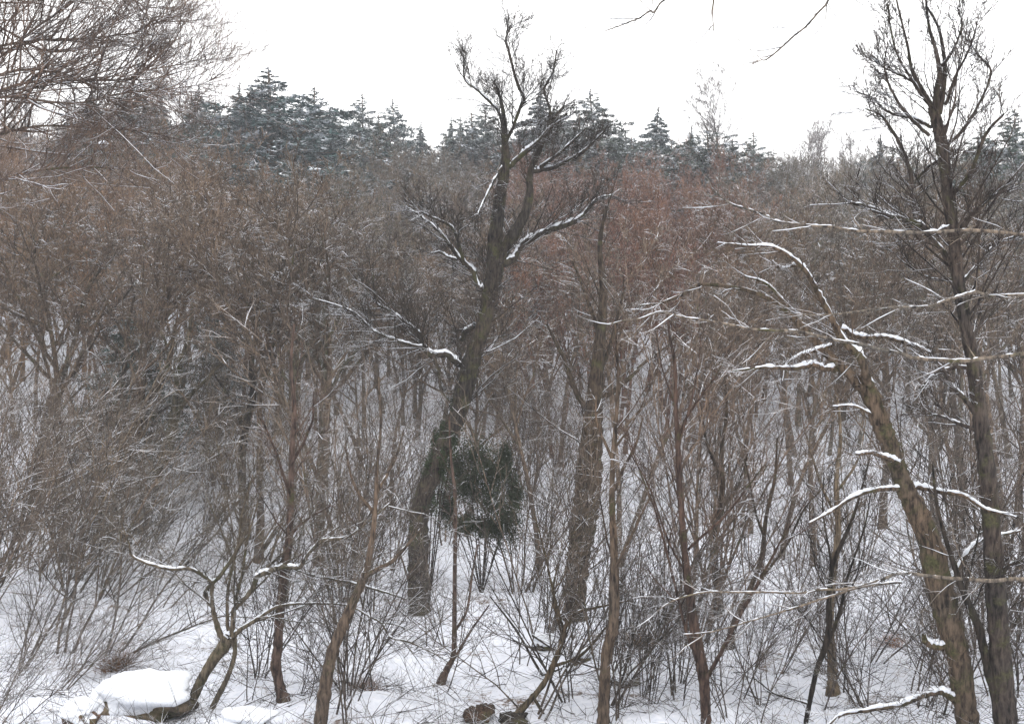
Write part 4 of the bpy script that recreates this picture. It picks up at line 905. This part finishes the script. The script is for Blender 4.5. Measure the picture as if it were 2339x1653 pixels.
for px, py, Y_, w, lab in ((237, 329, 60, 26, 'small white snow clump caught in the twigs high in the left wood'), (714, 488, 60, 30, 'white snow clump caught in the wood left of the centre tree fork'),
                           (307, 645, 40, 22, 'small round snow clump caught above a snow lined bough at the left'), (707, 324, 78, 14, 'tiny snow clump at the right foot of the largest skyline cedar'),
                           (651, 378, 76, 26, 'white streak of snow hanging under the largest skyline cedar')):
    p = at(px, py, Y_ - 0.3); s_ = Y_ / FPX * w / 2
    nu, nv = 14, 8; U, V = np.meshgrid(np.linspace(0, 6.283, nu, endpoint=False), np.linspace(0.05, 3.09, nv))
    rr = s_ * (1 + RG.normal(size=U.shape) * 0.16 + 0.35 * np.sin(2 * U + px) * np.sin(V)); q = np.stack([rr * np.sin(V) * np.cos(U), rr * np.sin(V) * np.sin(U), rr * 0.55 * np.cos(V) + 0.3 * rr * np.sin(V) * np.cos(U)], -1).reshape(-1, 3)
    i, j = np.meshgrid(np.arange(nu), np.arange(nv - 1)); a = (j * nu + i).ravel(); b = (j * nu + (i + 1) % nu).ravel()
    o = link('snow_clump', build_mesh('snow_clump', [(q, np.stack([a, a + nu, b + nu, b], -1), 0)], [M['snow']])); o.location = tuple(p); tag(o, lab, 'snow')

# dry grass tufts and litter
def tuft(px, py, label, n=160, h=0.35, tint=(1.0, 0.9, 0.8)):
    Y_ = ray_ground(px, py); p = at(px, py, Y_); x, y = p[0], p[1]
    pos = np.stack([RG.normal(size=n) * 0.12, RG.normal(size=n) * 0.12, np.full(n, -0.04)], -1)
    d = norm(np.concatenate([RG.normal(size=(n, 2)) * 0.7, np.ones((n, 1))], 1))
    P_, R_ = grow(pos, d, RG.uniform(0.5, 1.2, n) * h, np.full(n, 0.004), 5, 0.12, -0.35)
    e = link('dry_grass_tuft', build_mesh('dry_grass', [(*tubes(P_, R_, 3), 0)], [M['dry_leaf']]), None, tint)
    e.location = (x, y, float(ground(x, y))); tag(e, label, 'grass tuft')
tuft(830, 1575, 'dry brown grass tuft in the snow right of the pale brown leaning trunk', 220, 0.35, (0.5, 0.48, 0.42))
tuft(265, 1525, 'dry brown grass tuft just above the large snowy rock', 300, 0.5, (0.5, 0.5, 0.4))
tuft(2040, 1470, 'dry tan grass tuft in the snow left of the big leaning right hand trunk', 180, 0.3, (1.1, 1, 0.8))
tuft(1470, 1470, 'dry olive grass tuft left of the slender tree', 260, 0.4, (0.7, 0.8, 0.5))

n = 7000
Yl = np.exp(RG.uniform(math.log(11), math.log(45), n)); xl = RG.uniform(-0.52, 0.52, n) * Yl
pos = np.stack([xl, Yl, ground(xl, Yl) - 0.02], -1); a = RG.uniform(0, 6.28, n); el = np.abs(RG.normal(size=n)) * 0.35
d = np.stack([np.cos(a), np.sin(a), el], -1)
P_, R_ = grow(pos, norm(d), RG.uniform(0.2, 1.1, n), RG.uniform(0.003, 0.008, n), 5, 0.12, 0.02)
P2_, R2_ = children_into(P_, R_, 2, 0.2, 0.9, (25, 55), 0.45, 0.01, 3, 0.12, 0.1, 0.0025)
o = link('fallen_twigs', build_mesh('fallen_twigs', [(*tubes(P_, R_, 3), 0), (*tubes(P2_, R2_, 3), 0)], [M['twig']]), None, DARK)
tag(o, 'scattered fallen twigs poking out of the snow on the valley floor', 'twigs', None, 'stuff')
tris = sum(len(m.polygons) * 2 for m in bpy.data.meshes); print('TRIS', tris)

# ------------------------------------------------------------------ thin winter haze
m = bpy.data.materials.new('haze'); m.use_nodes = True; n_ = m.node_tree.nodes
n_.remove(n_['Principled BSDF']); pv = n_.new('ShaderNodeVolumePrincipled')
pv.inputs['Color'].default_value = (0.93, 0.95, 1.0, 1); pv.inputs['Density'].default_value = 0.0008
m.node_tree.links.new(pv.outputs[0], n_['Material Output'].inputs['Volume'])
zlo = float(min((v.co.z for v in bpy.data.objects['ground'].data.vertices))) - 1.0
bx = np.array([[x, y, z] for x in (-345, 345) for y in (-135, 435) for z in (zlo, 36)], float)
fq = np.array([[0, 1, 3, 2], [4, 6, 7, 5], [0, 4, 5, 1], [2, 3, 7, 6], [0, 2, 6, 4], [1, 5, 7, 3]])
hz = link('haze', build_mesh('haze', [(bx, fq, 0)], [m], smooth=False)); hz['kind'] = 'stuff'
S.cycles.volume_bounces = 1
